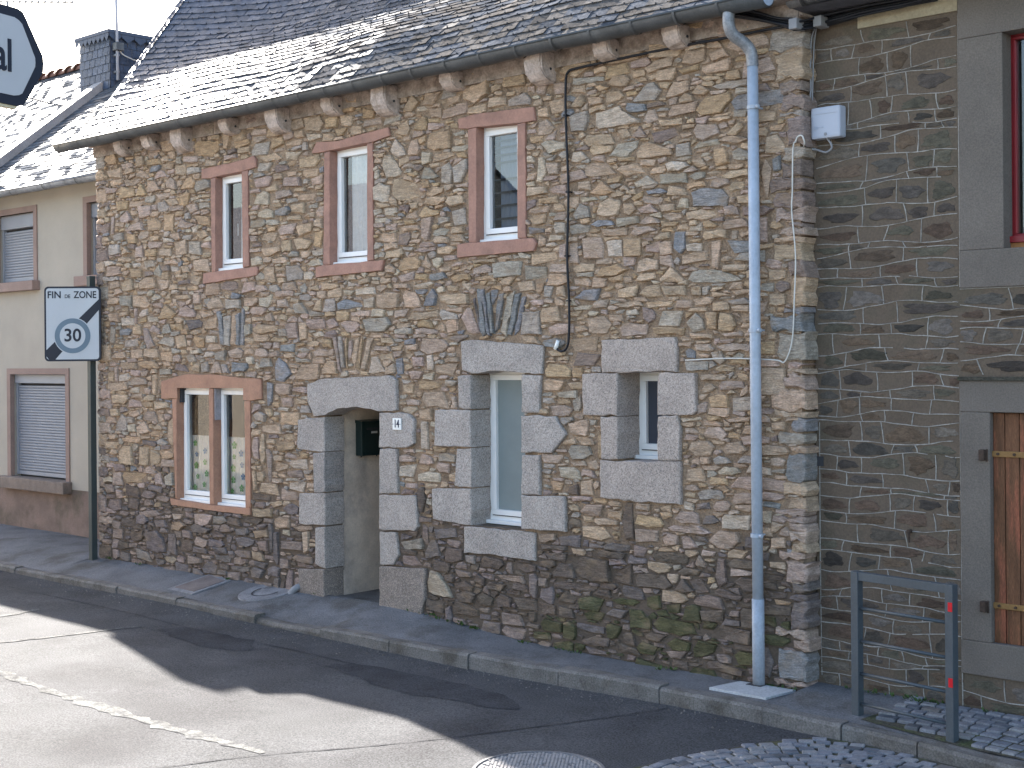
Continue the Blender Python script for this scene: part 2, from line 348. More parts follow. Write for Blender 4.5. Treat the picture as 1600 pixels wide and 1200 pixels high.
# ---- cobbles: shared meshes
def cobble_mesh(k):
    rr = random.Random(k); v = []; f = []
    n = 8; base = []
    hx, hy = .5, .5
    pts = [(-hx, -hy*.88), (-hx*.88, -hy), (hx*.88, -hy), (hx, -hy*.86), (hx, hy*.88), (hx*.9, hy), (-hx*.88, hy), (-hx, hy*.88)]
    pts = [(x*rr.uniform(.92, 1.03), y*rr.uniform(.92, 1.03)) for x, y in pts]
    for s, z in ((1, -.5), (.99, .78), (.91, .96)): v += [(x*s, y*s, z*rr.uniform(.96, 1.04)) for x, y in pts]
    v.append((0, 0, 1.0))
    for r_ in range(2):
        for i in range(n): f.append((r_*n+i, r_*n+(i+1) % n, (r_+1)*n+(i+1) % n, (r_+1)*n+i))
    for i in range(n): f.append((2*n+i, 2*n+(i+1) % n, 3*n))
    cb = [(.19, .195, .21), (.155, .165, .19), (.11, .12, .14), (.22, .22, .225), (.14, .13, .125), (.17, .175, .195), (.09, .095, .105), (.20, .205, .225)][k % 8]
    return mesh('cobble', v, f, M['cobble'], False, cb)
CM = [cobble_mesh(k) for k in range(8)]
def cobbles(parent, spots):
    spots = [s for s in spots if -40 < proj(s[:3])[0] < 1680 and proj(s[:3])[1] < 1260]
    spots.sort(key=lambda s: (s[0]-CAM[0])**2 + (s[1]-CAM[1])**2)
    for i, (x, y, z, a, w, l) in enumerate(spots[:300]):
        o = link('cobble', random.choices(CM, [3, 3, 1, 3, 1, 3, .6, 3])[0], parent, (x, y, z)); o.rotation_euler = (random.gauss(0, .014), random.gauss(0, .014), a); o.scale = (w, l, .04)
def sheet(name, poly, zf, mat):
    v = [(x, y, zf(x, y)) for x, y in poly]; return obj(name, v, [tuple(range(len(v)))], mat, None, kind='structure')
CC = (1.22, -1.98)
def edge_r(a):     # outer radius of the cobbled road area by angle
    return 1.42 + .12*math.sin(a*2+.4)
cr = sheet('cobbled_road', [(.02, -1.5), (.2, -.97), (.42, -.60), (.8, -.59), (1.3, -.64), (2.2, -.74), (3.4, -.74), (3.4, -4.5), (-.6, -4.5), (-.25, -2.6)], lambda x, y: rz(x, y)+.003, M['grout'])
sp = []
def inroad(x, y):
    if y > kerby(x)-.045 or x > 2.9: return False
    # asphalt edge polyline
    for (x0, y0), (x1, y1) in zip([(-.6, -4.5), (-.25, -2.6), (.02, -1.5), (.2, -.97), (.42, -.62)], [(-.25, -2.6), (.02, -1.5), (.2, -.97), (.42, -.62), (.9, -.5)]):
        if y0 <= y <= y1: return x > lerp(x0, x1, (y-y0)/(y1-y0)) + .03
    return y > -3.6
row = 0; r = .10
while r < 2.2:
    n = max(5, int(2*math.pi*r/.112)); off = random.random()
    for k in range(n):
        a = 2*math.pi*(k+off+random.uniform(-.1, .1))/n; rr = r+random.uniform(-.006, .006)
        x, y = CC[0]+rr*math.cos(a), CC[1]+rr*math.sin(a)
        if inroad(x, y): sp.append((x, y, rz(x, y)-.023, a+math.pi/2, 2*math.pi*r/n*random.uniform(.88, .96), .082*random.uniform(.95, 1.03)))
    r += .088
print('road cobbles', len(sp)); cobbles(cr, sp)
cp = sheet('cobbled_pavement', [(.60, -.42), (.66, -.2), (.72, .05), (.95, .185), (3.2, .185), (3.2, -.6), (1.4, -.52)], lambda x, y: lerp(kerbz(x), wallz(x), (y+.5)/.7)+.005, M['grout'])
sp = []
for j in range(9):
    y0 = -.50 + j*.092; x = .62 + random.uniform(0, .1)
    while x < 3.0:
        w = random.uniform(.09, .145); yy = y0 + .07*math.sin((x-.6)*2.2) - .02
        if yy > kerby(x)+.2 and yy < .14 and x > .60+.25*max(0, yy+.2): sp.append((x+w/2, yy, lerp(kerbz(x), wallz(x), (yy+.5)/.7)-.016, .14*math.cos((x-.6)*2.2), w*.94, .087))
        x += w
cobbles(cp, sp)

# ================================================================ MAIN STONE HOUSE
HX0, HX1, EAVE = -10.0, -.075, 5.16
house = empty('stone_house', (-5.0, 0, 0))
tag(house, 'long rubble stone house with slate roof, granite door surround and red painted windows', 'house')
def tile(x0, y0, s): return lambda p: FZ(x0 + p[0]/s, y0 + p[1]/s)
def parse(txt, tf):
    out = []
    for ln in txt.strip().split('\n'):
        q = ln.split(); out.append((q[0], [tf(tuple(map(float, w.split(',')))) for w in q[1:]]))
    return out
# granite blocks (front faces), traced on the wall
T_DOOR, T_W5, T_W6 = tile(440, 560, 3), tile(660, 430, 2.6077), tile(880, 480, 3.4275)
GR_DOOR = parse('''a 130,120 200,95 520,80 545,100 548,245 468,250 430,236 340,226 270,236 212,266 160,270 130,200
a 85,285 210,275 210,435 150,437 80,420
b 155,441 210,439 210,627 160,627
a 88,631 210,631 210,785 88,775
a 165,792 210,790 210,984 165,965
d 88,985 210,988 210,1180 90,1150
a 467,254 600,256 630,290 628,400 600,418 467,418
a 467,422 548,422 550,632 467,632
a 467,638 640,642 648,790 630,805 467,802
a 467,810 545,815 552,920 530,968 467,965
d 467,971 680,985 680,1130 660,1195 467,1190''', T_DOOR)
GR_W5 = parse('''a 160,270 200,262 497,285 492,402 410,400 360,390 300,390 205,402 165,385
a 150,410 205,406 205,545 155,540
a 60,550 205,549 205,700 55,695
a 145,705 205,704 205,865 135,860
a 42,870 205,869 205,1018 45,995
a 410,405 487,408 480,560 410,557
a 410,570 550,575 590,650 530,725 410,722
a 410,730 485,732 485,895 410,892
a 410,898 585,900 590,1045 410,1032
a 172,1024 410,1042 462,1048 465,1165 300,1140 175,1130''', T_W5)
GR_W6 = parse('''a 213,178 605,160 618,200 615,345 218,348
a 112,355 302,352 302,580 120,577
a 210,588 302,585 302,812 215,810
a 517,352 715,352 722,560 700,577 517,577
a 517,583 620,582 635,660 632,820 517,822
a 205,818 632,828 642,1055 400,1040 205,1020''', T_W6)
T_UP, T_D, T_TW = tile(280, 150, 4), tile(580, 180, 6), tile(230, 440, 3.077)
PA_W1 = parse('''a 143,460 400,400 470,375 485,390 485,445 432,463 200,515 143,518
a 200,516 230,508 230,1096 208,1099
a 395,470 432,464 440,1066 402,1074
a 158,1110 212,1099 490,1066 500,1080 495,1120 155,1175''', T_UP)
PA_W2 = parse('''a 830,360 860,290 1000,280 1310,195 1320,250 1213,288 915,348
a 912,350 945,344 945,1054 905,1058
a 1178,298 1213,290 1216,1028 1178,1032
a 860,1070 905,1059 1285,1025 1270,1090 860,1135''', T_UP)
PA_W3 = parse('''a 820,40 960,-5 1530,-80 1548,50 1440,72 1378,78 992,112 915,128 825,125
a 917,130 992,114 992,1192 922,1196
a 1378,80 1450,72 1455,1148 1378,1156
a 815,1215 920,1198 1380,1158 1530,1150 1560,1200 1535,1272 815,1338''', T_D)
PA_TW = parse('''a 70,480 190,445 330,445 420,460 550,468 553,565 497,572 470,570 470,512 145,512 145,562 70,562
a 123,563 145,563 145,1046 138,1044
a 298,513 318,513 322,1074 302,1071
a 470,572 497,573 500,1084 476,1088
a 115,1040 145,1046 302,1072 322,1075 478,1090 500,1086 500,1122 320,1100 120,1072''', T_TW)
# openings X0,X1,Z0,Z1
def rect(xl, xr, yt, yb, xm=None):
    xm = (xl+xr)/2
    return (FZ(xl, (yt+yb)/2)[0], FZ(xr, (yt+yb)/2)[0], FZ(xm, yb)[1], FZ(xm, yt)[1])
OP = {'door': (FZ(510, 800)[0], FZ(595.7, 800)[0], -.12, FZ(550, 636)[1]),
      'W5': rect(738.6, 817.2, 581, 822), 'W6': rect(968, 1031, 581.5, 718.5),
      'W1': rect(337.5, 378.7, 273, 420.5), 'W2': rect(516.2, 574.5, 229, 410.5), 'W3': rect(745.3, 809.7, 194, 375),
      'TA': rect(277, 326.8, 606, 784), 'TB': rect(333.3, 382.7, 606, 791)}
# ---- solid wall body around the openings (mortar bed)
GROW = .018
ops = [(a-GROW, b+GROW, c-GROW, d+GROW) for k, (a, b, c, d) in OP.items()]
ops[0] = (ops[0][0], ops[0][1], -.3, ops[0][3]+.03)
xe = sorted({HX0+.03, HX1-.03, *[o[0] for o in ops], *[o[1] for o in ops]}); ze = sorted({-.3, EAVE, *[o[2] for o in ops], *[o[3] for o in ops]})
wm = MB()
for i in range(len(xe)-1):
    run = None
    for j in range(len(ze)-1):
        cx, cz = (xe[i]+xe[i+1])/2, (ze[j]+ze[j+1])/2
        hole = any(o[0] < cx < o[1] and o[2] < cz < o[3] for o in ops)
        if hole:
            if run is not None: wm.box(xe[i], xe[i+1], .010, .5, run, ze[j]); run = None
        elif run is None: run = ze[j]
    if run is not None: wm.box(xe[i], xe[i+1], .010, .5, run, ze[-1])
wm.box(HX0+.03, HX0+.45, .52, 6.45, -.3, EAVE); wm.box(HX1-.45, HX1-.03, .52, 6.45, -.3, EAVE); wm.box(HX0+.03, HX1-.03, 6.46, 6.8, -.3, EAVE)
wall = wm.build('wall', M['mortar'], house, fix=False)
# ---- stone colours (albedo)
SC = dict(t=(.50, .365, .255), o=(.475, .33, .205), g=(.405, .345, .285), b=(.275, .265, .262), p=(.455, .34, .272), w=(.53, .435, .335), q=(.285, .215, .18), k=(.205, .168, .152), d=(.165, .126, .10), m=(.105, .098, .05))
def scol(k, v=.13):
    c = np.array(SC[k]) * random.uniform(1-v, 1+v) * np.array([random.uniform(.97, 1.03), 1, random.uniform(.95, 1.05)]); return c
def resample(poly, step, jit, nmax=40):
    out = []; n = len(poly)
    for i in range(n):
        a, b = np.array(poly[i]), np.array(poly[(i+1) % n]); L = np.linalg.norm(b-a); k = max(1, int(round(L/step)))
        for j in range(k):
            q = a + (b-a)*(j/k)
            if j or True: q = q + RNG.normal(0, jit, 2)
            out.append(q)
    return np.array(out)
def centroid(p):
    p = np.asarray(p); x, z = p[:, 0], p[:, 1]; x1, z1 = np.roll(x, -1), np.roll(z, -1); cr = x*z1-x1*z; A = cr.sum()/2
    if abs(A) < 1e-9: return p.mean(0), abs(A)
    return np.array([((x+x1)*cr).sum()/(6*A), ((z+z1)*cr).sum()/(6*A)]), abs(A)
def stone_geo(poly, prot, back, rough=.012, bev=.016):
    p = np.asarray(poly); c, A = centroid(p); n = len(p); r = max(.012, math.sqrt(A/3.1416))
    tilt = RNG.normal(0, .05, 2)
    def yy(q, extra=0): return -prot + float((q-c) @ tilt) + extra
    s1, s2 = 1-min(.25, bev*.35/r), 1-min(.5, bev*1.3/r)
    v = [(q[0], back, q[1]) for q in p]
    q1 = c + (p-c)*s1; v += [(q[0], yy(q)+bev*random.uniform(.6, 1.2), q[1]) for q in q1]
    q2 = c + (p-c)*s2 + RNG.normal(0, .004, p.shape); v += [(q[0], yy(q)+random.uniform(-rough, rough)*.6, q[1]) for q in q2]
    v.append((c[0], -prot+random.uniform(-rough, rough), c[1]))
    f = []
    for k in range(2): f += [(k*n+i, k*n+(i+1) % n, (k+1)*n+(i+1) % n, (k+1)*n+i) for i in range(n)]
    f += [(2*n+i, 2*n+(i+1) % n, 3*n) for i in range(n)]
    return v, f
def block(name, poly, front, back, mat, parent, col=None, step=.07, jit=.004, bev=.012, wob=.003):
    p = resample(poly, step, jit); c, A = centroid(p); n = len(p); r = math.sqrt(A/3.14)
    s1, s2 = 1-bev*.25/r, 1-bev*1.1/r
    v = [(q[0], back, q[1]) for q in p] + [(q[0], front+bev, q[1]) for q in p]
    v += [(q[0], front+bev*.3, q[1]) for q in c+(p-c)*s1] + [(q[0], front+random.uniform(-wob, wob), q[1]) for q in c+(p-c)*s2]
    f = [tuple(range(3*n, 4*n)), tuple(range(n-1, -1, -1))]
    for k in range(3): f += [(k*n+i, k*n+(i+1) % n, (k+1)*n+(i+1) % n, (k+1)*n+i) for i in range(n)]
    return obj(name, v, f, mat, parent, col=col)
GC = dict(a=(.37, .33, .298), b=(.29, .262, .24), d=(.22, .185, .158))
for k, p in GR_DOOR: block('granite_block', p, -.025+random.uniform(-.008, .008), .235, M['granite'], wall, np.array(GC[k])*random.uniform(.93, 1.05))
for k, p in GR_W5: block('granite_block', p, -.025+random.uniform(-.008, .008), .255, M['granite'], wall, np.array(GC[k])*random.uniform(.93, 1.05))
for k, p in GR_W6: block('granite_block', p, -.03+random.uniform(-.008, .008), .285, M['granite'], wall, np.array(GC[k])*np.array([1.03, .98, .95])*random.uniform(.93, 1.05))
for nm, P in (('W1', PA_W1), ('W2', PA_W2), ('W3', PA_W3), ('TW', PA_TW)):
    names = ['painted_lintel', 'painted_jamb', 'painted_jamb', 'painted_sill'] if nm != 'TW' else ['painted_lintel', 'painted_jamb', 'painted_mullion', 'painted_jamb', 'painted_sill']
    for q, (k, p) in zip(names, P): block(q, p, {'painted_lintel': -.014, 'painted_sill': -.022, 'painted_mullion': -.006}.get(q, -.010)-.002*random.random(), .115, M['paint2' if nm == 'TW' else 'paint'], wall, step=.12, jit=.002, bev=.008, wob=.002)
# ---- traced stones
TR = [((150, 220, 6), '''o 940,30 1000,0 1160,0 1150,90 1090,150 970,145 940,80
p 1195,140 1320,120 1330,160 1210,190
t 375,140 450,140 465,230 385,255
o 470,180 600,165 620,215 480,235
t 750,230 830,215 860,290 830,330 750,320
g 860,250 990,245 985,300 850,320
p 230,215 340,200 345,240 250,280
t 385,320 420,265 510,340 490,355 380,345
p 265,370 440,355 380,415 280,430
t 125,390 240,350 255,400 140,430
o 230,540 240,430 370,450 370,525
o 375,520 420,400 480,490 470,515
t 485,380 560,370 610,460 490,495
p 650,390 700,330 735,370 770,460 660,440
o 785,455 840,350 890,330 935,390 910,450
p 550,500 700,480 690,530 610,555
t 645,555 740,540 775,590 690,600
g 575,575 640,565 690,620 680,665 590,670
p 690,610 830,605 820,655 690,665
p 835,600 940,580 965,650 890,690
g 965,580 1070,575 1070,630 965,640
w 875,540 990,500 1000,530 890,570
o 190,570 310,560 300,640 210,660
p 65,580 160,570 160,670 75,675
t 50,700 150,690 155,790 60,805
p 215,720 290,655 350,750 300,775 220,755
p 270,850 330,790 430,750 460,840
o 480,740 560,720 620,770 600,840 490,850
o 630,690 730,680 730,845 640,845
p 760,800 810,730 930,790 860,830
o 930,700 1070,710 1070,800 970,790
t 950,850 1030,835 1060,890 1000,930 950,890
g 100,1030 130,970 220,970 230,1060 110,1080
t 245,1070 270,980 330,1050
p 360,1100 380,1000 440,970 445,1090
o 460,1020 570,1015 570,1085 465,1085
t 590,1010 710,1005 710,1085 590,1085
t 740,960 850,920 860,1060 740,1080
g 865,940 980,940 1000,1080 880,1060
w 620,900 720,920 740,950 640,955
o 290,870 370,880 395,960 300,965
p 400,620 520,600 520,700 420,735'''), ((150, 400, 6), '''g 50,20 190,15 195,80 60,85
t 195,15 350,15 345,50 200,55
g 450,45 560,40 555,100 460,115
w 340,70 420,55 435,100 360,110
g 540,150 595,65 625,180 610,200 545,190
t 630,50 740,30 780,80 640,85
t 920,35 1060,25 1075,150 920,150
w 700,100 770,95 780,140 720,150
o 800,10 860,10 890,45 840,60
t 800,90 860,80 895,155 820,150
g 40,200 220,190 230,225 50,240
p 70,270 140,260 145,320 80,330
t 415,250 450,200 560,200 570,300 420,310
t 575,225 700,225 690,300 620,330
t 740,170 860,170 860,205 745,205
o 850,285 960,280 965,320 860,320
g 75,340 200,340 210,400 180,450 80,450
g 225,370 335,370 335,480 240,470
t 345,370 470,370 510,455 490,485 345,480
w 510,400 550,355 610,365 620,400 530,420
t 640,400 680,345 710,350 700,410
t 740,370 880,360 895,400 760,410
p 910,345 990,340 990,450 910,450
g 1000,400 1060,390 1085,440 1030,465
t 1090,400 1150,380 1210,480 1060,500 1050,460
g 1215,405 1355,405 1360,490 1220,500
o 585,590 660,450 760,545 720,590
p 770,570 780,490 850,460 930,510 940,580
t 950,510 1080,520 1115,550 1000,585
w 390,555 430,500 490,490 490,560 410,575
k 840,600 960,590 1000,630 990,670 880,700
t 1010,690 1050,600 1130,570 1140,680
p 500,690 540,640 605,690 590,720 510,715
g 610,730 640,640 690,640 705,725
o 690,640 810,630 825,690 710,685
t 350,680 400,630 430,660 430,740 350,740
p 440,670 480,680 560,850 490,880 450,800
g 260,790 400,770 400,855 260,855
g 575,820 640,760 730,760 730,860
t 750,750 840,735 860,850 770,870
t 320,880 430,870 440,960 340,960
o 600,900 720,900 725,985 620,980
t 230,1000 380,1000 395,1060 240,1060
o 395,1000 460,975 590,1005 610,1050 480,1060 400,1030
t 905,1080 930,1010 980,1010 975,1095
g 985,1000 1050,985 1055,1095 990,1100
p 1090,1100 1120,990 1150,985 1190,1095
g 1180,1010 1220,1005 1260,1100 1200,1105
g 850,930 920,920 950,990 880,1000
w 880,890 980,870 995,910 890,925
b 1140,510 1175,500 1210,850 1180,850
g 1195,560 1262,550 1262,850 1212,840
t 1270,530 1318,520 1318,850 1270,850
b 1325,530 1358,520 1343,850 1325,850
b 1364,480 1395,490 1385,850 1350,850'''), ((380, 400, 6), '''w 65,20 130,0 185,20 180,85 75,95
t 275,30 400,0 435,40 420,65 280,75
w 580,85 640,40 740,30 760,85 620,95
t 200,110 230,90 300,100 310,250 270,260 205,210
g 390,90 520,80 565,150 560,230 410,240
w 570,150 640,140 670,180 650,220 575,230
g 530,290 570,250 600,300 590,350 540,355
g 530,360 600,355 650,385 620,420 530,420
t 610,290 700,270 720,320 610,330
t 735,250 890,255 910,290 830,315 740,325
w 970,230 1050,265 1055,285 980,290
t 1080,230 1190,190 1200,250 1090,270
t 1280,210 1385,200 1385,250 1290,265
p 290,330 480,320 480,370 300,390
p 315,410 400,400 430,480 330,490
g 465,450 550,435 620,540 490,550
g 750,520 770,400 860,385 870,520
b 875,440 940,400 1115,440 1115,475 960,505 880,510
w 1140,410 1240,380 1230,490 1140,480
t 1250,360 1350,330 1470,340 1460,480 1300,495 1245,470
t 650,515 690,420 740,400 735,515
p 1005,530 1200,510 1205,560 1010,570
t 205,560 260,530 300,610 220,615
t 310,590 360,535 415,560 410,610
p 760,610 850,575 900,660 800,695
p 910,630 950,600 1070,610 1105,660 1040,715 970,715
g 1110,590 1350,570 1395,640 1340,710 1150,715
t 95,680 150,640 330,650 320,710 130,735
p 405,640 500,620 515,770 430,780
t 520,620 610,620 600,780 530,790
g 10,640 80,635 85,730 10,760
w 640,730 720,700 775,745 670,770
o 735,820 780,775 835,780 840,855 750,860
g 500,880 560,850 640,890 560,915
p 645,900 700,870 860,880 850,935 660,945
t 1290,770 1400,760 1430,820 1300,820
p 1230,840 1380,850 1390,890 1230,890
b 295,990 330,950 400,1000 455,1110 380,1190 300,1170
t 500,1120 560,1020 720,1010 710,1160 560,1170 500,1150
t 740,1060 800,970 880,980 890,1110 735,1110
w 1165,1110 1200,940 1260,935 1300,1020 1350,1090
b 1430,960 1500,945 1500,1110 1440,1115
w 90,1060 120,990 160,1040 150,1065
t 250,790 300,755 400,760 430,800 330,810
t 590,820 640,790 720,800 710,850 610,850
p 845,740 875,740 925,1110 900,1100
g 895,745 925,745 955,1060 930,1060
o 960,760 980,750 985,1070 962,1070
p 990,790 1030,780 1020,960 995,990
t 1050,780 1090,750 1050,1060 1015,960
o 1110,740 1135,740 1085,1080 1058,1070
t 1160,770 1225,765 1150,1080 1110,1080'''), ((580, 180, 6), '''t 215,180 280,80 350,40 370,130 340,195
o 390,140 430,60 490,0 525,20 525,140 450,145
p 530,70 680,70 690,110 600,145 535,140
o 515,230 540,170 650,150 755,145 755,310 590,335 515,310
t 765,230 880,220 885,280 790,290
g 765,170 870,140 880,175 790,200
w 165,330 230,215 300,300 330,380 230,390
t 330,320 370,230 420,215 465,330 450,375 340,375
w 475,340 575,350 560,440 485,480
t 570,450 590,355 780,355 785,390 650,430
g 25,290 140,240 145,290 60,320
p 15,360 30,340 150,320 140,345
w 115,430 130,365 190,365 290,540 270,580 140,590
p 280,490 320,455 400,450 415,490 310,505
o 320,550 430,515 450,560 400,585
g 455,600 490,485 550,490 640,580 600,605
g 660,490 730,435 760,520 750,650 655,640
g 770,490 900,400 905,500 850,640 780,650
w 20,600 40,520 80,500 90,580 50,610
w 30,680 90,630 180,660 160,815 110,825 30,790
t 205,690 220,600 270,590 420,640 485,770 270,810 215,760
o 445,620 545,620 555,680 480,680
t 510,745 590,670 690,670 680,720 560,765
w 750,700 830,670 900,705 760,730
t 685,820 720,760 860,750 880,820 740,865
w 110,870 240,855 255,910 190,940 120,940
t 345,820 440,820 440,880 390,885
o 450,950 500,850 560,880 650,890 640,940 530,955
t 320,965 330,935 420,900 435,975
g 750,900 880,855 895,1030 770,1040
g 610,960 730,950 735,1000 620,1030
t 260,1040 440,1030 470,1070 300,1095
w 40,960 150,960 150,1000 40,1010
p 140,1030 240,1015 235,1085 140,1085
t 30,1190 110,1105 240,1100 240,1195
t 750,1120 860,1110 900,1180 760,1190'''), ((600, 380, 6), '''t 0,0 130,0 140,50 0,60
p 260,80 330,45 500,30 490,60 350,85
o 130,250 190,140 300,120 345,170 330,240 150,265
t 355,220 400,95 440,200 430,240
w 450,150 500,130 550,130 560,190 490,240 460,220
t 10,220 60,190 115,240 100,280 20,275
t 640,270 760,210 790,235 740,265
p 610,210 690,175 780,170 770,195 640,225
t 1070,130 1190,110 1215,160 1080,175
t 820,160 1050,140 1060,180 830,190
o 615,320 700,280 820,290 820,335 650,375
w 260,390 440,355 480,380 400,425 270,425
t 80,380 240,375 245,420 100,425
t 840,320 1030,300 1045,345 850,350
t 1080,360 1180,300 1250,310 1190,400 1110,395
w 490,430 560,400 575,455 510,465
w 725,380 820,365 800,440 730,440
t 585,400 710,400 705,450 600,450
w 0,500 100,440 155,455 140,600 0,610
t 170,490 200,435 300,460 350,540 350,605 200,605
b 370,590 400,500 460,420 500,490 480,595
t 515,500 560,475 800,470 800,570 600,580 520,545
t 215,720 260,660 520,625 520,680 350,720
t 565,640 580,615 740,600 735,650
p 725,690 780,595 820,600 895,855 780,850
t 565,740 600,720 695,720 700,820 590,850
p 285,800 370,785 520,820 510,850 290,855
g 95,810 200,780 275,800 270,855 100,850
p 335,1010 360,890 580,900 620,960 560,1020 400,1040
b 105,1080 240,1055 250,1110 200,1200 130,1200
w 400,1050 455,1035 470,1130 460,1195 400,1195
p 260,1060 370,1060 380,1150 280,1160
t 560,1080 690,1060 710,1110 570,1120
w 20,650 90,625 90,680 40,680
g 1300,640 1460,630 1480,860 1290,860
p 1350,540 1500,520 1500,580 1400,585
t 200,960 320,940 310,1000 210,1000
k 828,500 850,490 920,870 900,860
b 862,410 900,405 965,860 930,880 905,800
b 908,420 935,410 1008,880 985,880
b 960,450 990,440 1042,870 1018,860
b 1000,430 1070,425 1060,520 1020,590
b 1078,470 1130,460 1082,800 1055,850
g 1168,470 1228,440 1155,880 1095,840
b 1240,460 1290,450 1200,880 1168,870
b 1300,490 1340,480 1270,830 1215,885'''), ((830, 120, 6), '''g 380,15 690,0 690,40 380,85
t 150,230 310,190 320,330 200,350
t 370,295 420,200 490,175 520,230 480,290
o 595,100 650,75 750,95 640,140
t 690,255 700,150 830,130 875,180 850,215 720,260
g 945,230 1100,50 1150,40 1225,130 1170,220 960,245
t 530,195 680,195 680,250 550,280
t 1250,200 1330,50 1480,30 1490,130 1290,205
w 595,340 830,260 850,310 1040,400 1030,430 640,495 600,470
g 345,370 540,310 545,420 510,510 370,520
p 60,440 140,390 230,480 190,540 60,550
p 255,510 320,400 340,520 280,540
p 1050,430 1100,310 1150,300 1195,400 1110,445
t 490,600 530,540 750,540 790,630 540,650
t 800,500 900,480 940,560 850,600
p 945,560 1020,465 1090,550 1090,570 960,575
w 80,620 130,595 330,610 330,680 180,730
t 985,720 1030,640 1100,610 1330,680 1340,730 1100,760 1000,775
g 725,750 820,630 1015,590 990,660 900,750
w 370,780 400,710 470,700 540,760 430,815
w 60,750 120,740 150,900 100,1000 60,1000
p 140,1070 220,1020 330,1010 340,1095 210,1100
t 500,850 560,810 700,800 810,910 580,945 510,925
t 800,870 850,840 990,800 1080,900 900,940
w 1255,810 1320,785 1440,790 1490,840 1400,885 1280,890
w 955,1000 1080,925 1190,1000 980,1040
g 1205,910 1460,905 1470,1000 1215,1010
o 535,1100 660,975 800,1080 680,1110
t 815,1050 870,1005 930,1060 830,1070
b 1060,1060 1220,1040 1290,1090 1080,1105
o 930,1140 1050,1070 1050,1120 970,1175
o 60,1135 250,1120 270,1180 60,1190
w 450,1130 600,1120 630,1160 470,1180
g 1355,640 1490,600 1500,740 1360,760'''), ((1030, 120, 6), '''t 365,0 590,0 590,30 450,50
g 495,90 660,40 860,20 860,80 560,130
t 300,165 370,70 485,130 430,180
o 345,320 440,190 690,130 680,200 590,340 400,360
b 660,240 730,170 870,160 1190,100 1190,240 870,300 700,310
p 305,510 350,450 540,430 570,530 420,600 340,575
t 630,530 760,410 795,460 720,550 640,550
t 540,600 620,560 800,550 860,590 700,640
t 440,390 690,365 690,400 460,420
o 500,670 610,655 640,720 670,810 530,845
g 670,690 740,660 880,710 860,770 700,775
t 300,790 400,760 450,830 340,850
g 280,930 340,880 425,890 430,950 350,975
t 560,930 650,870 880,870 880,930 600,960
t 640,1040 690,980 800,980 800,1050 660,1080
b 300,1080 400,1040 600,1050 660,1130 640,1220 320,1220
t 720,1120 880,1080 890,1180 730,1190
t 995,330 1190,280 1190,405 1000,410
t 1000,560 1100,530 1180,640 1180,700 1000,730
g 1010,800 1150,770 1190,860 1190,980 1010,990
t 1010,1040 1100,1030 1120,1130 1010,1140'''), ((850, 300, 6), '''t 330,40 490,40 510,70 440,105 340,85
t 490,180 520,100 620,50 720,70 730,130 700,220 560,240 495,220
t 745,110 840,110 870,170 820,225 760,210
g 260,220 340,110 430,130 440,240 290,265
p 85,270 130,190 215,180 215,270
p 880,160 1000,110 1080,190 900,200
t 1080,120 1230,110 1230,170 1110,190
w 1235,165 1280,60 1350,55 1360,160
g 85,330 100,280 210,285 215,390 110,390
b 435,310 500,265 640,260 665,310 500,335
p 880,300 970,225 1080,250 1100,290 950,310
t 1100,230 1200,190 1310,200 1300,260 1180,275
t 530,340 790,335 790,410 560,415
p 810,390 850,335 1000,315 1070,350 930,400 860,415
t 1010,450 1080,380 1180,375 1190,430 1050,455
b 1215,470 1230,375 1330,370 1330,530 1290,600 1220,540
p 365,430 540,420 570,500 560,620 370,630
w 585,460 730,440 740,610 600,610
o 750,430 910,430 920,600 750,610
t 1085,490 1140,460 1200,460 1210,580 1095,600
w 1345,490 1490,480 1490,560 1350,565
p 160,490 215,480 220,630 155,620
t 265,720 340,670 480,670 475,740 300,765
o 490,790 560,700 700,670 800,730 700,780 520,800
t 855,830 900,770 1050,750 1060,810 920,850
t 1075,830 1190,695 1330,820 1300,845 1090,845
b 280,990 380,920 540,905 500,1010 400,1025
t 690,1000 700,910 890,870 870,980
t 880,960 950,880 1080,860 1125,980 980,995
t 1090,880 1330,870 1340,970 1140,975
t 520,970 560,930 650,945 640,990 540,1005
t 660,1050 900,1015 940,1070 720,1085
t 950,1030 1220,1020 1210,1070 970,1085
t 1240,1010 1400,1010 1400,1090 1240,1090
w 270,1090 350,1050 470,1060 430,1105 290,1115
t 100,970 120,880 210,880 215,985
g 0,870 90,880 60,990 0,990
t 730,800 830,790 835,845 750,860
w 760,1110 880,1100 890,1150 770,1160'''), ((1030, 300, 6), '''t 245,200 320,170 530,165 560,220 450,260 260,260
o 405,290 480,260 560,300 540,340 420,345
t 390,420 420,360 650,350 650,430 430,445
g 670,360 740,360 735,440 670,450
t 755,400 880,340 890,400 770,430
b 585,190 700,150 900,110 1190,80 1190,250 900,285 700,315 585,310
b 470,500 640,480 700,490 890,420 1190,430 1190,650 900,680 445,690
g 265,820 300,740 500,720 740,790 800,830 640,850 300,850
t 295,890 400,870 400,975 300,975
g 410,880 485,870 460,970 408,980
t 500,890 620,880 600,915 500,915
t 495,930 680,965 660,980 500,980
t 690,930 860,905 900,930 720,975
g 640,1020 800,985 890,1040 680,1060
t 820,740 890,710 890,820 820,820
t 1030,960 1190,945 1190,1060 1030,1070
t 1020,730 1190,725 1190,810 1030,840'''), ((1030, 480, 6), '''g 250,150 340,50 420,110 430,220 320,240
o 445,40 550,40 540,210 460,200
o 560,45 690,60 730,170 690,230 550,220
t 800,90 870,95 880,140 810,150
t 175,330 310,330 300,370 180,370
p 335,350 480,350 520,390 500,420 350,415
p 540,380 600,345 850,340 860,410 600,410
t 370,440 430,430 500,440 480,475 390,475
g 680,470 750,420 795,440 790,485 700,490
g 240,510 460,505 460,590 250,600
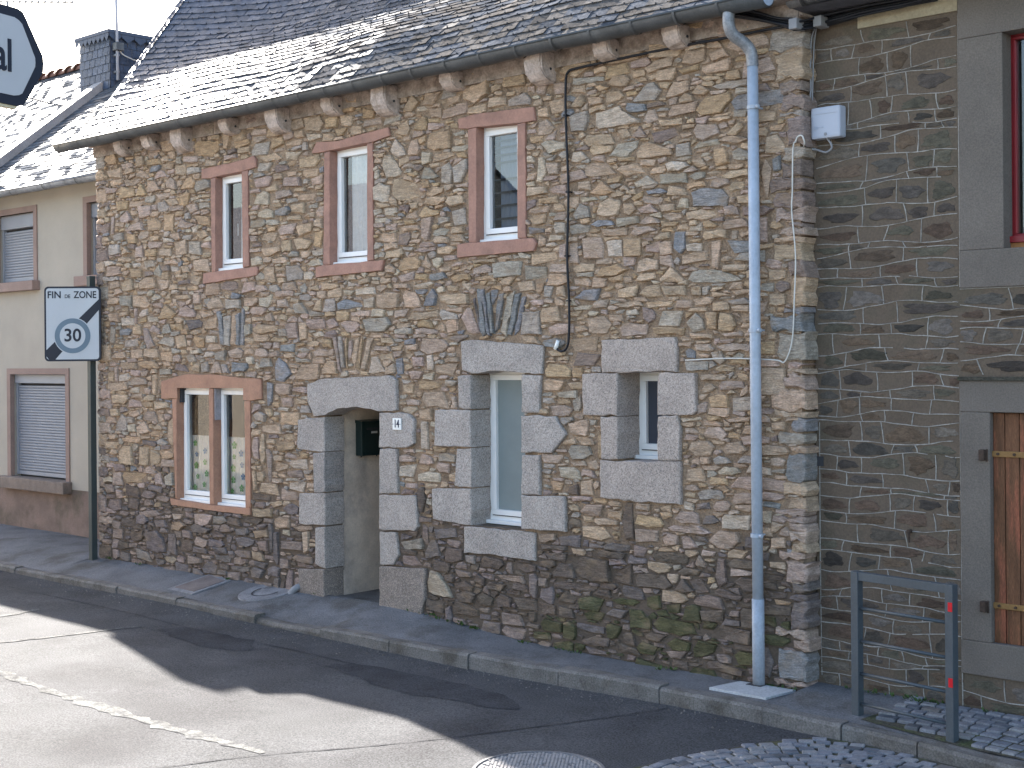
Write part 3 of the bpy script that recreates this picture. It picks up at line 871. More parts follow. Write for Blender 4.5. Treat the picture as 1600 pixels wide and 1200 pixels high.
t 520,570 600,530 720,560 710,600 530,600
t 375,640 600,620 655,650 620,680 390,685
p 550,740 590,690 790,690 810,760 570,790
t 860,560 1040,565 1190,575 1190,820 1040,825 835,810
t 385,770 430,700 490,720 540,760 500,805 400,820
o 445,850 560,810 650,830 660,950 470,940
g 680,850 910,835 910,980 680,975
o 440,1010 590,1020 590,1060 450,1070
t 620,1050 760,1020 880,1030 850,1070 650,1080
w 200,1050 400,1020 400,1060 220,1075
g 1040,220 1160,160 1190,170 1190,370 1040,390
t 1045,1080 1190,1065 1190,1150 1050,1160'''), ((1030, 660, 6), '''p 235,60 320,50 380,100 350,115 250,100
p 400,110 450,40 570,40 650,110 610,150 430,145
t 265,250 300,180 470,170 530,240 490,310 330,315
t 580,240 640,190 760,175 830,260 780,300 620,310
g 500,350 560,310 650,330 680,380 600,405 520,400
t 380,325 490,325 490,390 375,390
g 725,380 780,310 920,315 920,395
t 250,540 265,430 400,430 440,500 440,560 300,565
w 530,460 600,415 740,420 775,480 690,500 560,495
o 455,570 480,500 640,530 645,590 480,585
p 660,600 740,510 920,500 1190,545 1190,665 920,635 670,620
g 345,660 400,625 590,635 620,700 580,725 380,725
p 685,740 710,660 920,655 920,765 710,770
k 335,760 470,735 480,810 340,815
p 490,790 530,740 640,740 690,775 660,835 520,830
w 590,890 620,860 860,870 850,1010 590,990
p 140,910 200,830 330,840 380,870 380,950 200,950
k 400,920 440,870 510,870 575,930 520,965 410,965
o 0,840 110,840 130,890 20,920
p 70,980 130,955 380,980 510,1040 440,1055 100,1010
p 450,1110 560,1010 750,1030 770,1120 690,1180 560,1180
p 20,1080 80,1045 180,1060 190,1150 60,1160
p 200,1060 290,1060 370,1180 230,1190
k 800,1080 920,1070 920,1190 800,1190
t 1050,1080 1190,1070 1190,1180 1050,1190
t 1060,930 1190,950 1090,1040 1055,1040'''), ((860, 840, 3.81), '''d 145,190 175,110 350,135 360,265 250,260 180,240
d 280,95 320,70 460,95 440,130 290,115
d 380,220 485,150 490,285 400,275 375,250
d 500,240 520,210 680,220 730,290 700,310 520,290
d 590,110 620,80 830,100 820,160 660,150
d 755,200 800,175 910,195 880,225 780,230
p 860,150 880,95 930,160 930,185 870,180
d 735,310 790,240 860,320 800,330
d 825,250 900,240 960,340 870,340
d 965,320 1000,295 1150,350 1140,375 980,350
d 1095,260 1130,230 1240,250 1235,330 1160,330
d 1040,160 1090,120 1240,150 1240,190 1070,180
m 350,370 420,355 540,380 500,410 390,395
m 570,350 650,340 670,420 620,435 570,410
m 470,420 540,430 605,490 600,540 480,540
m 615,510 660,470 850,510 880,580 780,585 640,550
m 680,400 780,390 770,450 700,450
m 190,450 250,430 330,450 300,500 210,490
d 890,430 1040,430 1030,510 900,490
m 680,630 740,595 840,630 830,670 720,670
d 965,560 1000,515 1200,560 1200,640 990,600
d 560,580 600,560 700,580 650,625 570,610
m 850,660 880,610 1000,640 980,690 860,720
d 920,740 950,725 1160,790 1160,830 930,775
d 180,610 260,585 360,600 350,655 190,630
m 520,650 550,620 640,650 620,700 540,690
m 1090,700 1130,670 1240,690 1230,770 1120,760
d 10,270 80,255 290,300 270,320 20,300
d 1130,440 1150,415 1240,430 1240,545 1140,540
d 15,210 60,145 130,160 160,245 20,235'''), ((600, 780, 5), '''g 120,330 300,305 315,360 310,390 160,385
k 330,400 370,310 410,310 450,450 330,465
d 475,420 490,365 620,395 620,480 540,500 475,490
g 630,430 715,440 715,515 640,490
d 1020,490 1190,515 1195,560 1110,580 1030,545
w 345,650 365,560 420,565 500,660 545,770 390,750 350,720
d 530,650 640,640 700,680 690,730 560,700
d 560,740 650,710 720,750 700,810 590,800
d 800,670 830,640 960,670 930,715 820,705
d 735,760 770,720 860,770 850,840 750,820
d 880,790 900,730 1000,760 1000,845 890,845
d 1010,760 1190,780 1210,880 1060,860
d 1200,790 1340,830 1350,910 1230,900
d 1370,830 1480,860 1490,940 1380,920
p 870,590 1090,600 1120,660 900,620
d 950,700 1080,720 1070,750 960,740
t 1200,270 1340,265 1350,320 1210,340
d 1210,350 1440,370 1440,400 1230,395
d 1260,420 1440,420 1430,480 1290,470
d 700,640 740,570 795,620 790,680
d 1310,650 1490,660 1490,700 1330,690
d 1300,600 1360,500 1470,500 1480,620'''), ((150, 560, 6), '''g 60,450 150,440 170,480 160,680 60,690
g 180,650 240,510 290,560 295,680 180,680
t 310,500 400,480 425,530 360,555 310,530
t 385,650 460,580 515,690 430,715
w 300,620 370,615 375,690 310,690
o 240,750 300,725 430,745 420,795 260,780
t 545,640 590,610 630,660 620,680 550,670
t 450,370 500,335 560,350 550,400 460,400
t 215,870 260,810 340,820 350,1000 225,990
t 405,820 500,830 490,1010 400,1000
g 60,800 150,800 150,930 60,930
p 60,950 180,960 215,1030 60,1050
o 250,1100 290,1060 480,1080 470,1160 300,1170
p 540,1090 600,1060 630,1190 560,1190
g 640,1100 720,1065 735,1190 650,1190
p 160,1070 240,1060 260,1190 165,1190
k 60,1060 150,1060 150,1200 60,1200
g 570,770 620,750 680,790 660,820 580,810
t 90,230 290,220 310,290 100,310'''), ((150, 740, 4.571), '''k 50,200 130,190 160,260 60,270
k 280,300 340,285 380,340 360,360 285,360
k 420,330 490,330 515,385 430,380
t 520,350 600,340 650,370 600,410 530,400
k 670,370 720,355 830,400 800,430 690,420
g 840,300 910,300 940,340 900,365 835,355
t 430,200 470,210 470,240 410,240
p 300,270 430,260 480,290 400,310 310,300
k 360,420 430,400 490,470 500,560 440,570 370,540
k 510,430 570,420 580,590 520,560
k 50,500 100,470 170,490 160,570 60,580
g 290,530 370,560 410,640 300,600
w 480,590 550,590 580,610 550,645 500,630
k 850,580 970,590 960,640 860,610
k 970,660 1100,665 1100,705 975,690
k 1210,680 1270,655 1320,680 1310,740 1220,730
k 840,520 930,530 940,575 850,565
t 1110,550 1190,570 1210,630 1120,615
t 1120,410 1230,400 1240,450 1140,460
t 1125,250 1270,250 1260,310 1130,310
t 1240,200 1330,190 1340,220 1270,245
k 1340,240 1400,210 1450,240 1440,290 1370,290
k 1140,360 1240,360 1210,390 1150,390
p 1400,600 1440,570 1550,600 1550,650 1480,640
t 1400,380 1540,370 1550,400 1450,420
p 985,600 1030,595 1040,650 985,650'''), ((400, 0, 4), '''o 1350,460 1430,430 1460,480 1380,520
t 1280,560 1460,500 1460,590 1370,650 1290,620
t 910,700 980,590 1030,640 970,700
t 1035,660 1060,580 1160,570 1110,660
o 660,670 750,690 740,740 670,745
t 300,740 400,725 430,770 400,820 310,820
o 440,740 515,720 510,800 440,800
t 522,720 620,720 600,790 530,790
w 180,945 290,945 250,1000 185,1000
t 10,985 120,950 170,990 60,1015
t 1080,680 1170,670 1165,740 1090,735'''), ((800, 0, 3.2), '''o 895,170 1000,140 1040,180 920,205
t 665,345 720,300 820,280 800,330 680,370
t 845,320 870,255 970,240 970,300 900,325
t 980,270 1060,240 1090,280 1000,310
w 930,390 960,345 1065,345 1050,400 950,410'''), ((880, 480, 3.4275), '''t 125,60 220,45 260,90 240,145 140,140
p 295,110 340,80 460,90 450,150 310,158
o 475,110 520,100 660,110 650,145 490,145
t 20,620 140,600 140,690 40,680
d 30,960 80,940 90,1010 20,1000
t 95,935 160,920 165,1010 100,1010''')]
RES = .01; NX, NZ = int((HX1-HX0)/RES)+1, int((EAVE+.12)/RES)+1; Z0 = -.12
occ = np.zeros((NZ, NX), np.int32)
def rast(poly):
    p = np.asarray(poly); ix = (p[:, 0]-HX0)/RES; iz = (p[:, 1]-Z0)/RES
    a, b = max(0, int(ix.min())), min(NX, int(ix.max())+2); c, d = max(0, int(iz.min())), min(NZ, int(iz.max())+2)
    if b <= a or d <= c: return None
    gx, gz = np.meshgrid(np.arange(a, b)+.5, np.arange(c, d)+.5); ins = np.zeros(gx.shape, bool); j = len(p)-1
    for i in range(len(p)):
        cond = ((iz[i] > gz) != (iz[j] > gz)) & (gx < (ix[j]-ix[i])*(gz-iz[i])/(iz[j]-iz[i]+1e-12)+ix[i]); ins ^= cond; j = i
    return (slice(c, d), slice(a, b)), ins
for grp in (GR_DOOR, GR_W5, GR_W6, PA_W1, PA_W2, PA_W3, PA_TW):
    for k, p in grp:
        q = np.asarray(p); c = q.mean(0); rr = rast(c+(q-c)*1.03)
        if rr: occ[rr[0]][rr[1]] = -1
for a, b, c, d in OP.values():
    occ[max(0, int((c-Z0)/RES)):int((d-Z0)/RES)+1, int((a-HX0)/RES):int((b-HX0)/RES)+1] = -1
stones = []      # (poly, colour key, area)
# quoins at both ends
def quoins(xa, sgn):
    z = -.06
    while z < EAVE-.05:
        h = min(random.choice([.05, .06, .08, .1, .13, .17, .22]), EAVE-.01-z)
        if h < .05: break
        L = random.uniform(.10, .30)
        x0, x1 = (xa, xa+L) if sgn > 0 else (xa-L, xa)
        ov = random.uniform(-.012, .02)
        if sgn > 0: x0 -= ov
        else: x1 += ov
        k = random.choice('ttgqqp' if z > 1 else 'kddqp'); k = 'b' if (sgn < 0 and random.random() < .12) else k
        poly = [(x0, z+.006), (x1, z+.006), (x1, z+h-.006), (x0, z+h-.006)]
        m = MB(); y0 = -.004-random.uniform(0, .014)
        p = resample(poly, .05, .011); o = block('quoin_stone', p, y0, .34, M['stone'], wall, scol(k), step=.2, jit=0, bev=.022, wob=.008)
        rr = rast([(max(HX0, min(HX1, a)), b) for a, b in poly]);
        if rr: occ[rr[0]][rr[1]] = -1
        z += h
quoins(HX0, 1); quoins(HX1, -1)
for (tx, ty, ts), txt in TR:
    for k, poly in parse(txt, tile(tx, ty, ts)):
        poly = np.asarray(poly)
        if poly[:, 1].max() > EAVE-.02 or poly[:, 0].min() < HX0+.03: continue
        rr = rast(poly)
        if rr is None or rr[1].sum() < 6: continue
        sub = occ[rr[0]]; bad = (sub[rr[1]] != 0).mean()
        if bad > .12: continue
        stones.append((poly, k)); sub[rr[1] & (sub == 0)] = len(stones); occ[rr[0]] = sub
NT = len(stones)
# filler stones, largest first
SEEDS = []
for w, h, cnt in ((.30, .12, 1500), (.26, .10, 3000), (.18, .12, 1200), (.21, .075, 4000), (.17, .06, 4000), (.12, .085, 1500), (.13, .045, 4000), (.09, .05, 3000), (.09, .028, 4000), (.05, .025, 3000)):
    free = np.flatnonzero(occ == 0); pick = RNG.choice(free, cnt)
    for q in pick:
        iz, ix = divmod(int(q), NX); ww, hh = w*random.uniform(.75, 1.2), h*random.uniform(.75, 1.2)
        if random.random() < .08 and h > .06: ww, hh = hh, ww
        nx, nz = max(2, int(ww/RES)), max(2, int(hh/RES)); x0, z0 = ix-nx//2, iz-nz//2
        if x0 < 1 or z0 < 0 or x0+nx >= NX-1 or z0+nz >= NZ: continue
        if occ[z0:z0+nz, x0:x0+nx].any(): continue
        SEEDS.append((x0+nx/2, z0+nz/2, nx, nz)); occ[z0:z0+nz, x0:x0+nx] = NT+len(SEEDS)
lab = occ.copy()
for it in range(4):          # grow the fillers into the leftover joints
    for dz, dx in ((0, 1), (0, -1), (1, 0), (-1, 0)):
        sh = np.roll(np.roll(lab, dz, 0), dx, 1); m = (lab == 0) & (sh > NT); lab[m] = sh[m]
for i, (cx, cz, nx, nz) in enumerate(SEEDS):
    L = NT+1+i; ca = math.atan2(nz, nx); jc = min(.3, ca*.7)
    base = [a+random.uniform(-jc, jc) for a in (ca, math.pi-ca, math.pi+ca, 2*math.pi-ca)]
    if random.random() < .6: base.append(random.uniform(ca+.2, math.pi-ca-.2))
    if random.random() < .6: base.append(math.pi+random.uniform(ca+.2, math.pi-ca-.2))
    if random.random() < .35: base.append(random.uniform(-.1, .1))
    if random.random() < .35: base.append(math.pi+random.uniform(-.1, .1))
    ang = sorted(a % (2*math.pi) for a in base); poly = []
    for a in ang:
        r = 0; ux, uz = math.cos(a), math.sin(a)
        while True:
            ix, iz = int(cx+ux*(r+.5)), int(cz+uz*(r+.5))
            if not (0 <= ix < NX and 0 <= iz < NZ) or lab[iz, ix] != L or r > 40: break
            r += .5
        r = max(1.0, r-.25-random.random()*.4)*RES; poly.append((HX0+cx*RES+ux*r, Z0+cz*RES+uz*r))
    zc = Z0+cz*RES; xc = HX0+cx*RES
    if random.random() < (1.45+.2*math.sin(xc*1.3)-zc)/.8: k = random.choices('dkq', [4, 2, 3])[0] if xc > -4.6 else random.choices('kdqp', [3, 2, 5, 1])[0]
    else: k = random.choices('topgwbq', [10, 2.5, 5, 3, 1.5, .5, .7])[0]
    if xc > -3 and zc < .5 and random.random() < .3: k = 'm'
    stones.append((np.array(poly), k))
geo = []
for i, (poly, k) in enumerate(stones):
    c, A = centroid(poly)
    if i < NT:
        r = math.sqrt(A/3.14); poly = c+(poly-c)*(1-min(.2, .003/r)); poly = resample(poly, .075 if A > .01 else .06, .004)
    big = A > .006
    # paler traced stones low on the wall take a darker tone
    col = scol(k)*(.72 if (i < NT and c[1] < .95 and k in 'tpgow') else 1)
    prot = random.uniform(.004, .024) if big else random.uniform(.0, .018)
    v, f = stone_geo(poly, prot, .03, rough=.011 if big else .006, bev=.009 if big else .006)
    if i >= NT and len(poly) < 4: continue
    geo.append((A, v, f, col))
geo.sort(key=lambda q: -q[0])
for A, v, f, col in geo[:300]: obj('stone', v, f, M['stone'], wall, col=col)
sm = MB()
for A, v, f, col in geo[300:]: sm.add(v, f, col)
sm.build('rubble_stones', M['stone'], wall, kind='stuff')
print('stones', len(stones), 'traced', NT)

# ---------------------------------------------------------------- windows of the main house
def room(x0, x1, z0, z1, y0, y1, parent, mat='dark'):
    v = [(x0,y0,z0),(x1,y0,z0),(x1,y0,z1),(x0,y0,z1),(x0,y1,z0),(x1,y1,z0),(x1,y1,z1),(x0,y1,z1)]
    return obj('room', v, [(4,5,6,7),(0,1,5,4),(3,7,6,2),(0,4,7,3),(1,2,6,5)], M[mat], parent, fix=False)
def ring(m, x0, x1, z0, z1, w, y0, y1, wb=None, wt=None):
    wb = wb or w; wt = wt or w
    m.box(x0, x1, y0, y1, z0, z0+wb); m.box(x0, x1, y0, y1, z1-wt, z1); m.box(x0, x0+w, y0, y1, z0+wb, z1-wt); m.box(x1-w, x1, y0, y1, z0+wb, z1-wt)
def curtain(x0, x1, z0, z1, y, mat, parent, amp=.012, per=.09, name='curtain'):
    n = max(8, int((x1-x0)/.012)); v = []; f = []
    for i in range(n+1):
        x = lerp(x0, x1, i/n); yy = y+amp*math.sin(x/per*6.28)+amp*.5*math.sin(x/per*2.9)
        v += [(x, yy, z0), (x, yy, z1)]
    for i in range(n): f.append((2*i, 2*i+2, 2*i+3, 2*i+1))
    return obj(name, v, f, mat, parent, smooth=True)
def flower(m, x, z, y, r):
    for k in range(6):
        a = k*1.0472+.3; c = (x, z) if k == 5 else (x+r*.75*math.cos(a*1.2), z+r*.75*math.sin(a*1.2)); rr = r*(.35 if k == 5 else .45)
        n = 7; m.add([(c[0]+rr*math.cos(6.283*i/n), y, c[1]+rr*math.sin(6.283*i/n)) for i in range(n)], [tuple(range(n))])
def window(r, yd, style):
    x0, x1, z0, z1 = r; m = MB(); x0 -= .012; x1 += .012; z1 += .012; z0 -= .008
    ring(m, x0, x1, z0, z1, .05, yd, yd+.07, wb=.085, wt=.045)
    w = m.build('window', M['white'], house, bevel=.004)
    m = MB(); ring(m, x0+.045, x1-.045, z0+.075, z1-.04, .05, yd-.018, yd+.05); m.build('sash', M['white'], w, bevel=.006)
    m = MB(); m.box(x0+.045, x1-.045, yd-.014, yd-.010, z0+.068, z0+.075); m.build('seal', M['dark'], w)
    gx0, gx1, gz0, gz1 = x0+.09, x1-.09, z0+.12, z1-.085
    m = MB(); m.box(x0-.004, x1+.004, yd-.055, yd+.02, z0-.004, z0+.028); m.build('sill_board', M['white'], w, bevel=.004)
    obj('pane', [(gx0, yd+.022, gz0), (gx1, yd+.022, gz0), (gx1, yd+.022, gz1), (gx0, yd+.022, gz1)], [(0, 1, 2, 3)], M['glass'], w)
    yc = yd+.075; H = gz1-gz0; Wd = gx1-gx0
    if style == 'flower':
        c = curtain(gx0-.05, gx1+.05, gz0-.05, gz0+H*.57, yc, M['voile'], w, amp=.006)
        mg, mb = MB(), MB(); rr = random.Random(int(x0*100))
        for i in range(13):
            fx = gx0+Wd*[.15, .55, .9][i % 3]+rr.uniform(-.03, .03); fz = gz0+.03+H*.5*(i/13)
            flower(mb if rr.random() < .4 else mg, fx, fz, yc-.016, rr.uniform(.026, .040))
        mg.build('green_flowers', M['fgreen'], w, kind='stuff'); mb.build('blue_flowers', M['fblue'], w, kind='stuff')
    elif style == 'voile': curtain(gx0+Wd*.22, gx1+.08, gz0-.05, gz1+.05, yc-.03, M['voile'], w, amp=.010, per=.07)
    elif style == 'tri':
        obj('curtain', [(gx0+Wd*.48, yc, gz0-.03), (gx1+.06, yc+.02, gz0-.03), (gx1+.06, yc, gz0+H*.25), (gx0+Wd*.62, yc+.01, gz0+H*.6), (gx0+Wd*.52, yc, gz0+H*.73)], [(0, 1, 2, 3, 4)], M['voile'], w)
        m = MB(); zz = gz0+H*.38; hx = gx0+Wd*.36; m.tube(smooth_path([(hx, yd+.06, zz-.05), (hx+.02, yd+.05, zz-.045), (hx+.02, yd+.05, zz+.06), (hx, yd+.06, zz+.07)], 3), .008, 6); m.build('handle', M['white'], w, smooth=True)
    elif style == 'blind':
        curtain(gx0+Wd*.12, gx1+.06, gz0-.05, gz1+.05, yc+.02, M['blind'], w, amp=.004, per=.05)
        m = MB()
        for q in (.10, .24, .38, .52, .70, .78, .86, .93): m.box(gx0-.02, gx1+.05, yc-.02, yc-.012, gz0+H*q, gz0+H*q+.018)
        m.build('shutter_slats', M['zinc'], w)
    elif style == 'frost':
        obj('film', [(gx0-.03, yc-.06, gz0-.05), (gx1+.05, yc-.06, gz0-.05), (gx1+.05, yc-.06, gz1+.05), (gx0-.03, yc-.06, gz1+.05)], [(0, 1, 2, 3)], M['frost'], w)
        curtain(gx0+Wd*.80, gx1+.06, gz0-.05, gz0+H*.55, yc-.07, M['voile'], w, amp=.004)
    else:
        obj('blind', [(gx0-.03, yc-.06, gz0-.05), (gx1+.05, yc-.06, gz0-.05), (gx1+.05, yc-.06, gz1+.05), (gx0-.03, yc-.06, gz1+.05)], [(0, 1, 2, 3)], mk('navy_blind', (.055, .062, .08), var=0, fine=0, bump=0), w)
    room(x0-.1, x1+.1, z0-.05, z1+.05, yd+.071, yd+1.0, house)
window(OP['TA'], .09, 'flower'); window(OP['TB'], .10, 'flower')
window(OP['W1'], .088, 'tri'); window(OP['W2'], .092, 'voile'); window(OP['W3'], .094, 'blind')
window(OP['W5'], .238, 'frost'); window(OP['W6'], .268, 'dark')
# small weathered timber blocks left in the twin window
a = OP['TA']; box('timber_block', a[0]+.001, a[0]+.05, .03, .10, a[3]-.17, a[3]-.01, M['dark'], wall)
a = OP['TB']; box('timber_block', a[0]+.001, a[0]+.03, .012, .09, a[3]-.36, a[3]-.01, mk('grey_board', (.30, .28, .29), var=.2, vs=12), wall)
# ---------------------------------------------------------------- doorway
dx0, dx1, dz1 = OP['door'][0], OP['door'][1], OP['door'][3]
n = 14; v = []; f = []
yy0 = .225
for i in range(n+1):
    for j in range(12):
        v.append((dx0-.012+.006*math.sin(j*1.3+i*.7), lerp(yy0, 1.45, i/n), lerp(-.05, dz1+.12, j/11)))
f = [(i*12+j, (i+1)*12+j, (i+1)*12+j+1, i*12+j+1) for i in range(n) for j in range(11)]
passage = obj('doorway', v, f, M['plaster'], house, smooth=True, fix=False)
m = MB(); m.box(dx1+.004, dx1+.1, .24, 1.45, -.05, dz1+.2); m.box(dx0-.08, dx1+.1, .24, 1.45, dz1+.02, dz1+.2); m.build('passage_lining', M['plaster'], passage)
box('threshold', dx0-.08, dx1+.1, .01, 1.45, -.2, .085, M['kerb'], passage)
dr = box('door', dx0-.05, dx1+.05, 1.46, 1.52, .09, dz1+.05, M['plank'], house)
box('handle', dx0+.1, dx0+.16, 1.42, 1.46, 1.05, 1.08, M['iron'], dr, bevel=.005)
# ---------------------------------------------------------------- roof
PROF = [(-.20, 5.185)]
for L, a in ((.30, 47), (.42, 50.6), (4.95, 54.2)):
    PROF.append((PROF[-1][0]+L*math.cos(R(a)), PROF[-1][1]+L*math.sin(R(a))))
SL = [0, .30, .72, 5.67]
RX0, RX1 = -10.16, -.02
SAG = .62
def roofpt(X, s, off=0.0):
    i = 0 if s < SL[1] else (1 if s < SL[2] else 2); t = (s-SL[i])/(SL[i+1]-SL[i])
    y = PROF[i][0]+(PROF[i+1][0]-PROF[i][0])*t; z = PROF[i][1]+(PROF[i+1][1]-PROF[i][1])*t
    a = math.atan2(PROF[i+1][1]-PROF[i][1], PROF[i+1][0]-PROF[i][0]); ny, nz = -math.sin(a), math.cos(a)
    u = (X-RX0)/(RX1-RX0); hs = max(0, min(1, (s-.45)/1.7)); hs = hs*hs*(3-2*hs); d = -SAG*(1-math.exp(-max(0, u)/.22))*hs*(1-.25*u) + .014*math.sin(X*2.3+1)*math.sin(s*2.1) + off
    return Vector((X, y+ny*d, z+nz*d))
xs = np.linspace(RX0, RX1, 60); ss = [0, .15, .3, .5, .72] + list(np.linspace(1, 5.67, 14))
v = [roofpt(x, s, -.012) for s in ss for x in xs]; nx = len(xs); ns = len(ss)
RIDGE = [roofpt(x, 5.67, -.012) for x in xs]
yr = RIDGE[0].y
for s in ss[::-1][1:]:                                   # back slope
    for x in xs:
        p = roofpt(x, s, -.012); v.append((p.x, 2*yr-p.y+0.0, p.z))
rows_ = ns+ns-1
f = [(j*nx+i, j*nx+i+1, (j+1)*nx+i+1, (j+1)*nx+i) for j in range(rows_-1) for i in range(nx-1)]
roof = obj('roof', v, f, M['slatesheet'], house, smooth=True, fix=False)
# gable triangles
for gx in (HX0+.05, HX1-.05):
    g1 = roofpt(gx, .2, -.05); g2 = roofpt(gx, 5.67, -.06)
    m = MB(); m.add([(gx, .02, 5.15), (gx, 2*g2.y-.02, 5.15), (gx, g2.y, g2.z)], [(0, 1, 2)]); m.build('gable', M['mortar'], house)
sl = []; hooks = MB(); vg = MB()
EXP = .104; i = 0; s = .0
def slate(X, s, w, off0=0.0, ln=.175):
    jl = random.uniform(-.010, .010); rot_ = random.gauss(0, .012); lift = .012+random.random()*.006; tw = random.gauss(0, .0025)
    c = []
    for (dx, ds) in ((-w/2, jl), (w/2, jl+random.uniform(-.006, .006)), (w/2, ln), (-w/2, ln)):
        x = X+dx-ds*rot_; o = lift*(1-ds/ln) + .001 + tw*dx/w*2
        c.append((x, s+ds, o+off0))
    ch = random.random()
    top = [roofpt(*q) for q in c]; bot = [roofpt(q[0], q[1], q[2]-.0065) for q in c[:2]]
    v = top + bot; f = [(0, 1, 2, 3), (4, 5, 1, 0), (0, 3, 4), (1, 5, 2)]
    return v, f
while s < 3.9:
    x = RX0 + (.0 if i % 2 else -.1) + random.uniform(-.01, .01)
    while x < RX1:
        w = random.uniform(.175, .215); xc = x+w/2
        a, b = max(RX0, x), min(RX1, x+w-.004)
        if b-a > .03:
            v, f = slate((a+b)/2, s, b-a)
            mixv = max(0, min(1, (xc+8.6)/4.5 + random.gauss(0, .13)))
            blue = np.array([.058, .068, .092])*random.uniform(.8, 1.25); brown = np.array([.118, .110, .104])*random.uniform(.72, 1.25)
            if random.random() < .4: brown = np.array([.095, .10, .112])*random.uniform(.8, 1.2)
            cc = blue*(1-mixv)+brown*mixv; ro = .53+.27*mixv+random.uniform(-.03, .04)
            sl.append((depth(v[0]), v, f, (*cc, ro), proj(v[0])))
            h = roofpt((a+b)/2, s-.004, .018); hooks.box(h.x-.005, h.x+.005, h.y-.005, h.y+.005, h.z-.006, h.z+.010)
        x += w
    i += 1; s += EXP
sl.sort(key=lambda q: q[0] + (1e3 if not (0 < q[4][1] and 0 < q[4][0] < 1600) else 0))
for d, v, f, c, _ in sl[:300]:
    obj('slate', v, f, M['slate'], roof, col=c, fix=False)
m = MB()
for d, v, f, c, _ in sl[300:]: m.add(v, f, c)
m.build('slates', M['slate'], roof, kind='stuff', fix=False)
hooks.build('slate_hooks', M['dark'], roof, kind='stuff')
# verge board of doubled slates at the left edge
m = MB(); pts = [roofpt(RX0, q, -.012) for q in np.linspace(0, 5.6, 24)]
for p, q in zip(pts[:-1], pts[1:]):
    m.add([p+Vector((-.03, 0, .016)), q+Vector((-.03, 0, .016)), q+Vector((.10, 0, .020)), p+Vector((.10, 0, .020)), p+Vector((-.03, .02, -.04)), q+Vector((-.03, .02, -.04)), q+Vector((.1, .02, -.06)), p+Vector((.1, .02, -.06))], [(0, 1, 2, 3), (0, 4, 5, 1), (4, 7, 6, 5)])
m.build('verge', M['slatesheet'], roof)
# chimney stacks on the ridge (above the frame)
for cx in (RX1-.5,):
    ck = box('chimney', cx-.45, cx+.4, yr-.4, yr+.4, RIDGE[0].z-.6, RIDGE[0].z+1.0, M['granite'], roof, col=(.36, .34, .33), bevel=.02)
# ---------------------------------------------------------------- gutter, soffit, rafter ends
M['joint'] = mk('zinc_joint', (.105, .11, .115), rough=.5, var=.2, vs=9, fine=.1, bump=.1, metallic=.3)
GY, GZ, GRAD = -.262, 5.165, .085
def gutter(name, x0, x1, gy, gz, gr, mat, parent, joints=.42):
    m = MB(); n = 12; k = max(2, int((x1-x0)/.4)); v = []; f = []
    for i in range(k+1):
        x = lerp(x0, x1, i/k); sag = .006*math.sin(i*1.7)
        for rr in (gr, gr-.006):
            for j in range(n+1):
                a = math.pi+math.pi*j/n; v.append((x, gy+rr*math.cos(a), gz+sag+rr*math.sin(a)))
    q = 2*(n+1)
    for i in range(k):
        for b in (0, n+1):
            for j in range(n): f.append((i*q+b+j, (i+1)*q+b+j, (i+1)*q+b+j+1, i*q+b+j+1))
    for e in (0, k): f.append(tuple(e*q+j for j in range(n+1)))
    m.add(v, f); m.tube([(x0, gy-gr, gz), (x1, gy-gr, gz)], .011, 8)
    o = m.build(name, mat, parent, smooth=True)
    x = x0+.12
    while x < x1-.05:
        jm = MB(); v = []; f = []
        for xx in (x, x+.022):
            for j in range(n+1):
                a = math.pi+math.pi*j/n; v.append((xx, gy+(gr+.010)*math.cos(a), gz+(gr+.010)*math.sin(a)))
        for j in range(n): f.append((j, n+1+j, n+2+j, j+1))
        jm.add(v, f); jm.build('gutter_joint', M['joint'], o, smooth=True); x += joints*random.uniform(.93, 1.07)
    return o
gut = gutter('gutter', -10.42, -.20, GY, GZ, GRAD, M['zinc'], house)
obj('gutter_end', [(-.199, GY+.08*math.cos(a), GZ+.08*math.sin(a)) for a in np.linspace(math.pi, 2*math.pi, 13)], [tuple(range(13))], M['pipe'], gut)
m = MB(); m.box(RX0+.05, RX1-.03, -.185, .02, 5.135, 5.16); m.build('soffit_board', M['wood'], house)
m = MB(); m.box(RX0+.12, HX1-.02, -.02, .4, 5.0, 5.134); m.build('wall_plate', M['wood'], house)
def rafter_end(xr, w, h, out, mat):
    P = [(.03, 5.13), (-out, 5.13), (-out-.005, 5.13-h*.35)]
    for k in range(1, 7):
        a = k/6*math.pi/2; P.append((-out*math.cos(a)**.8*(1) if k < 6 else -.01, 5.13-h*.35-h*.65*math.sin(a)))
    P.append((.03, 5.13-h))
    n = len(P); jit = lambda: random.uniform(-.006, .006)
    v = [(xr+jit(), y+jit(), z+jit()) for y, z in P] + [(xr-w+jit(), y+jit(), z+jit()) for y, z in P]
    f = [tuple(range(n)), tuple(range(2*n-1, n-1, -1))] + [(i, n+i, n+(i+1) % n, (i+1) % n) for i in range(n)]
    o = obj('rafter_end', v, f, mat, house)
    bm = bmesh.new(); bm.from_mesh(o.data); bmesh.ops.bevel(bm, geom=[e for e in bm.edges if len(e.link_faces) == 2 and e.calc_face_angle() > .7], offset=.012, segments=2, affect='EDGES'); bm.to_mesh(o.data); bm.free()
    m = MB(); m.tube([(xr-.02, -out*.36, 5.13-h*.55), (xr+.0075, -out*.36, 5.13-h*.55)], .012, 8); m.build('peg_hole', M['dark'], o)
RW = mk('pinkish_rafter_wood', (.52, .43, .38), rough=.85, var=.25, vs=10, fine=.22, fs=45, bump=.6, bs=30, bd=.012, col2=(.40, .32, .27), c2s=7)
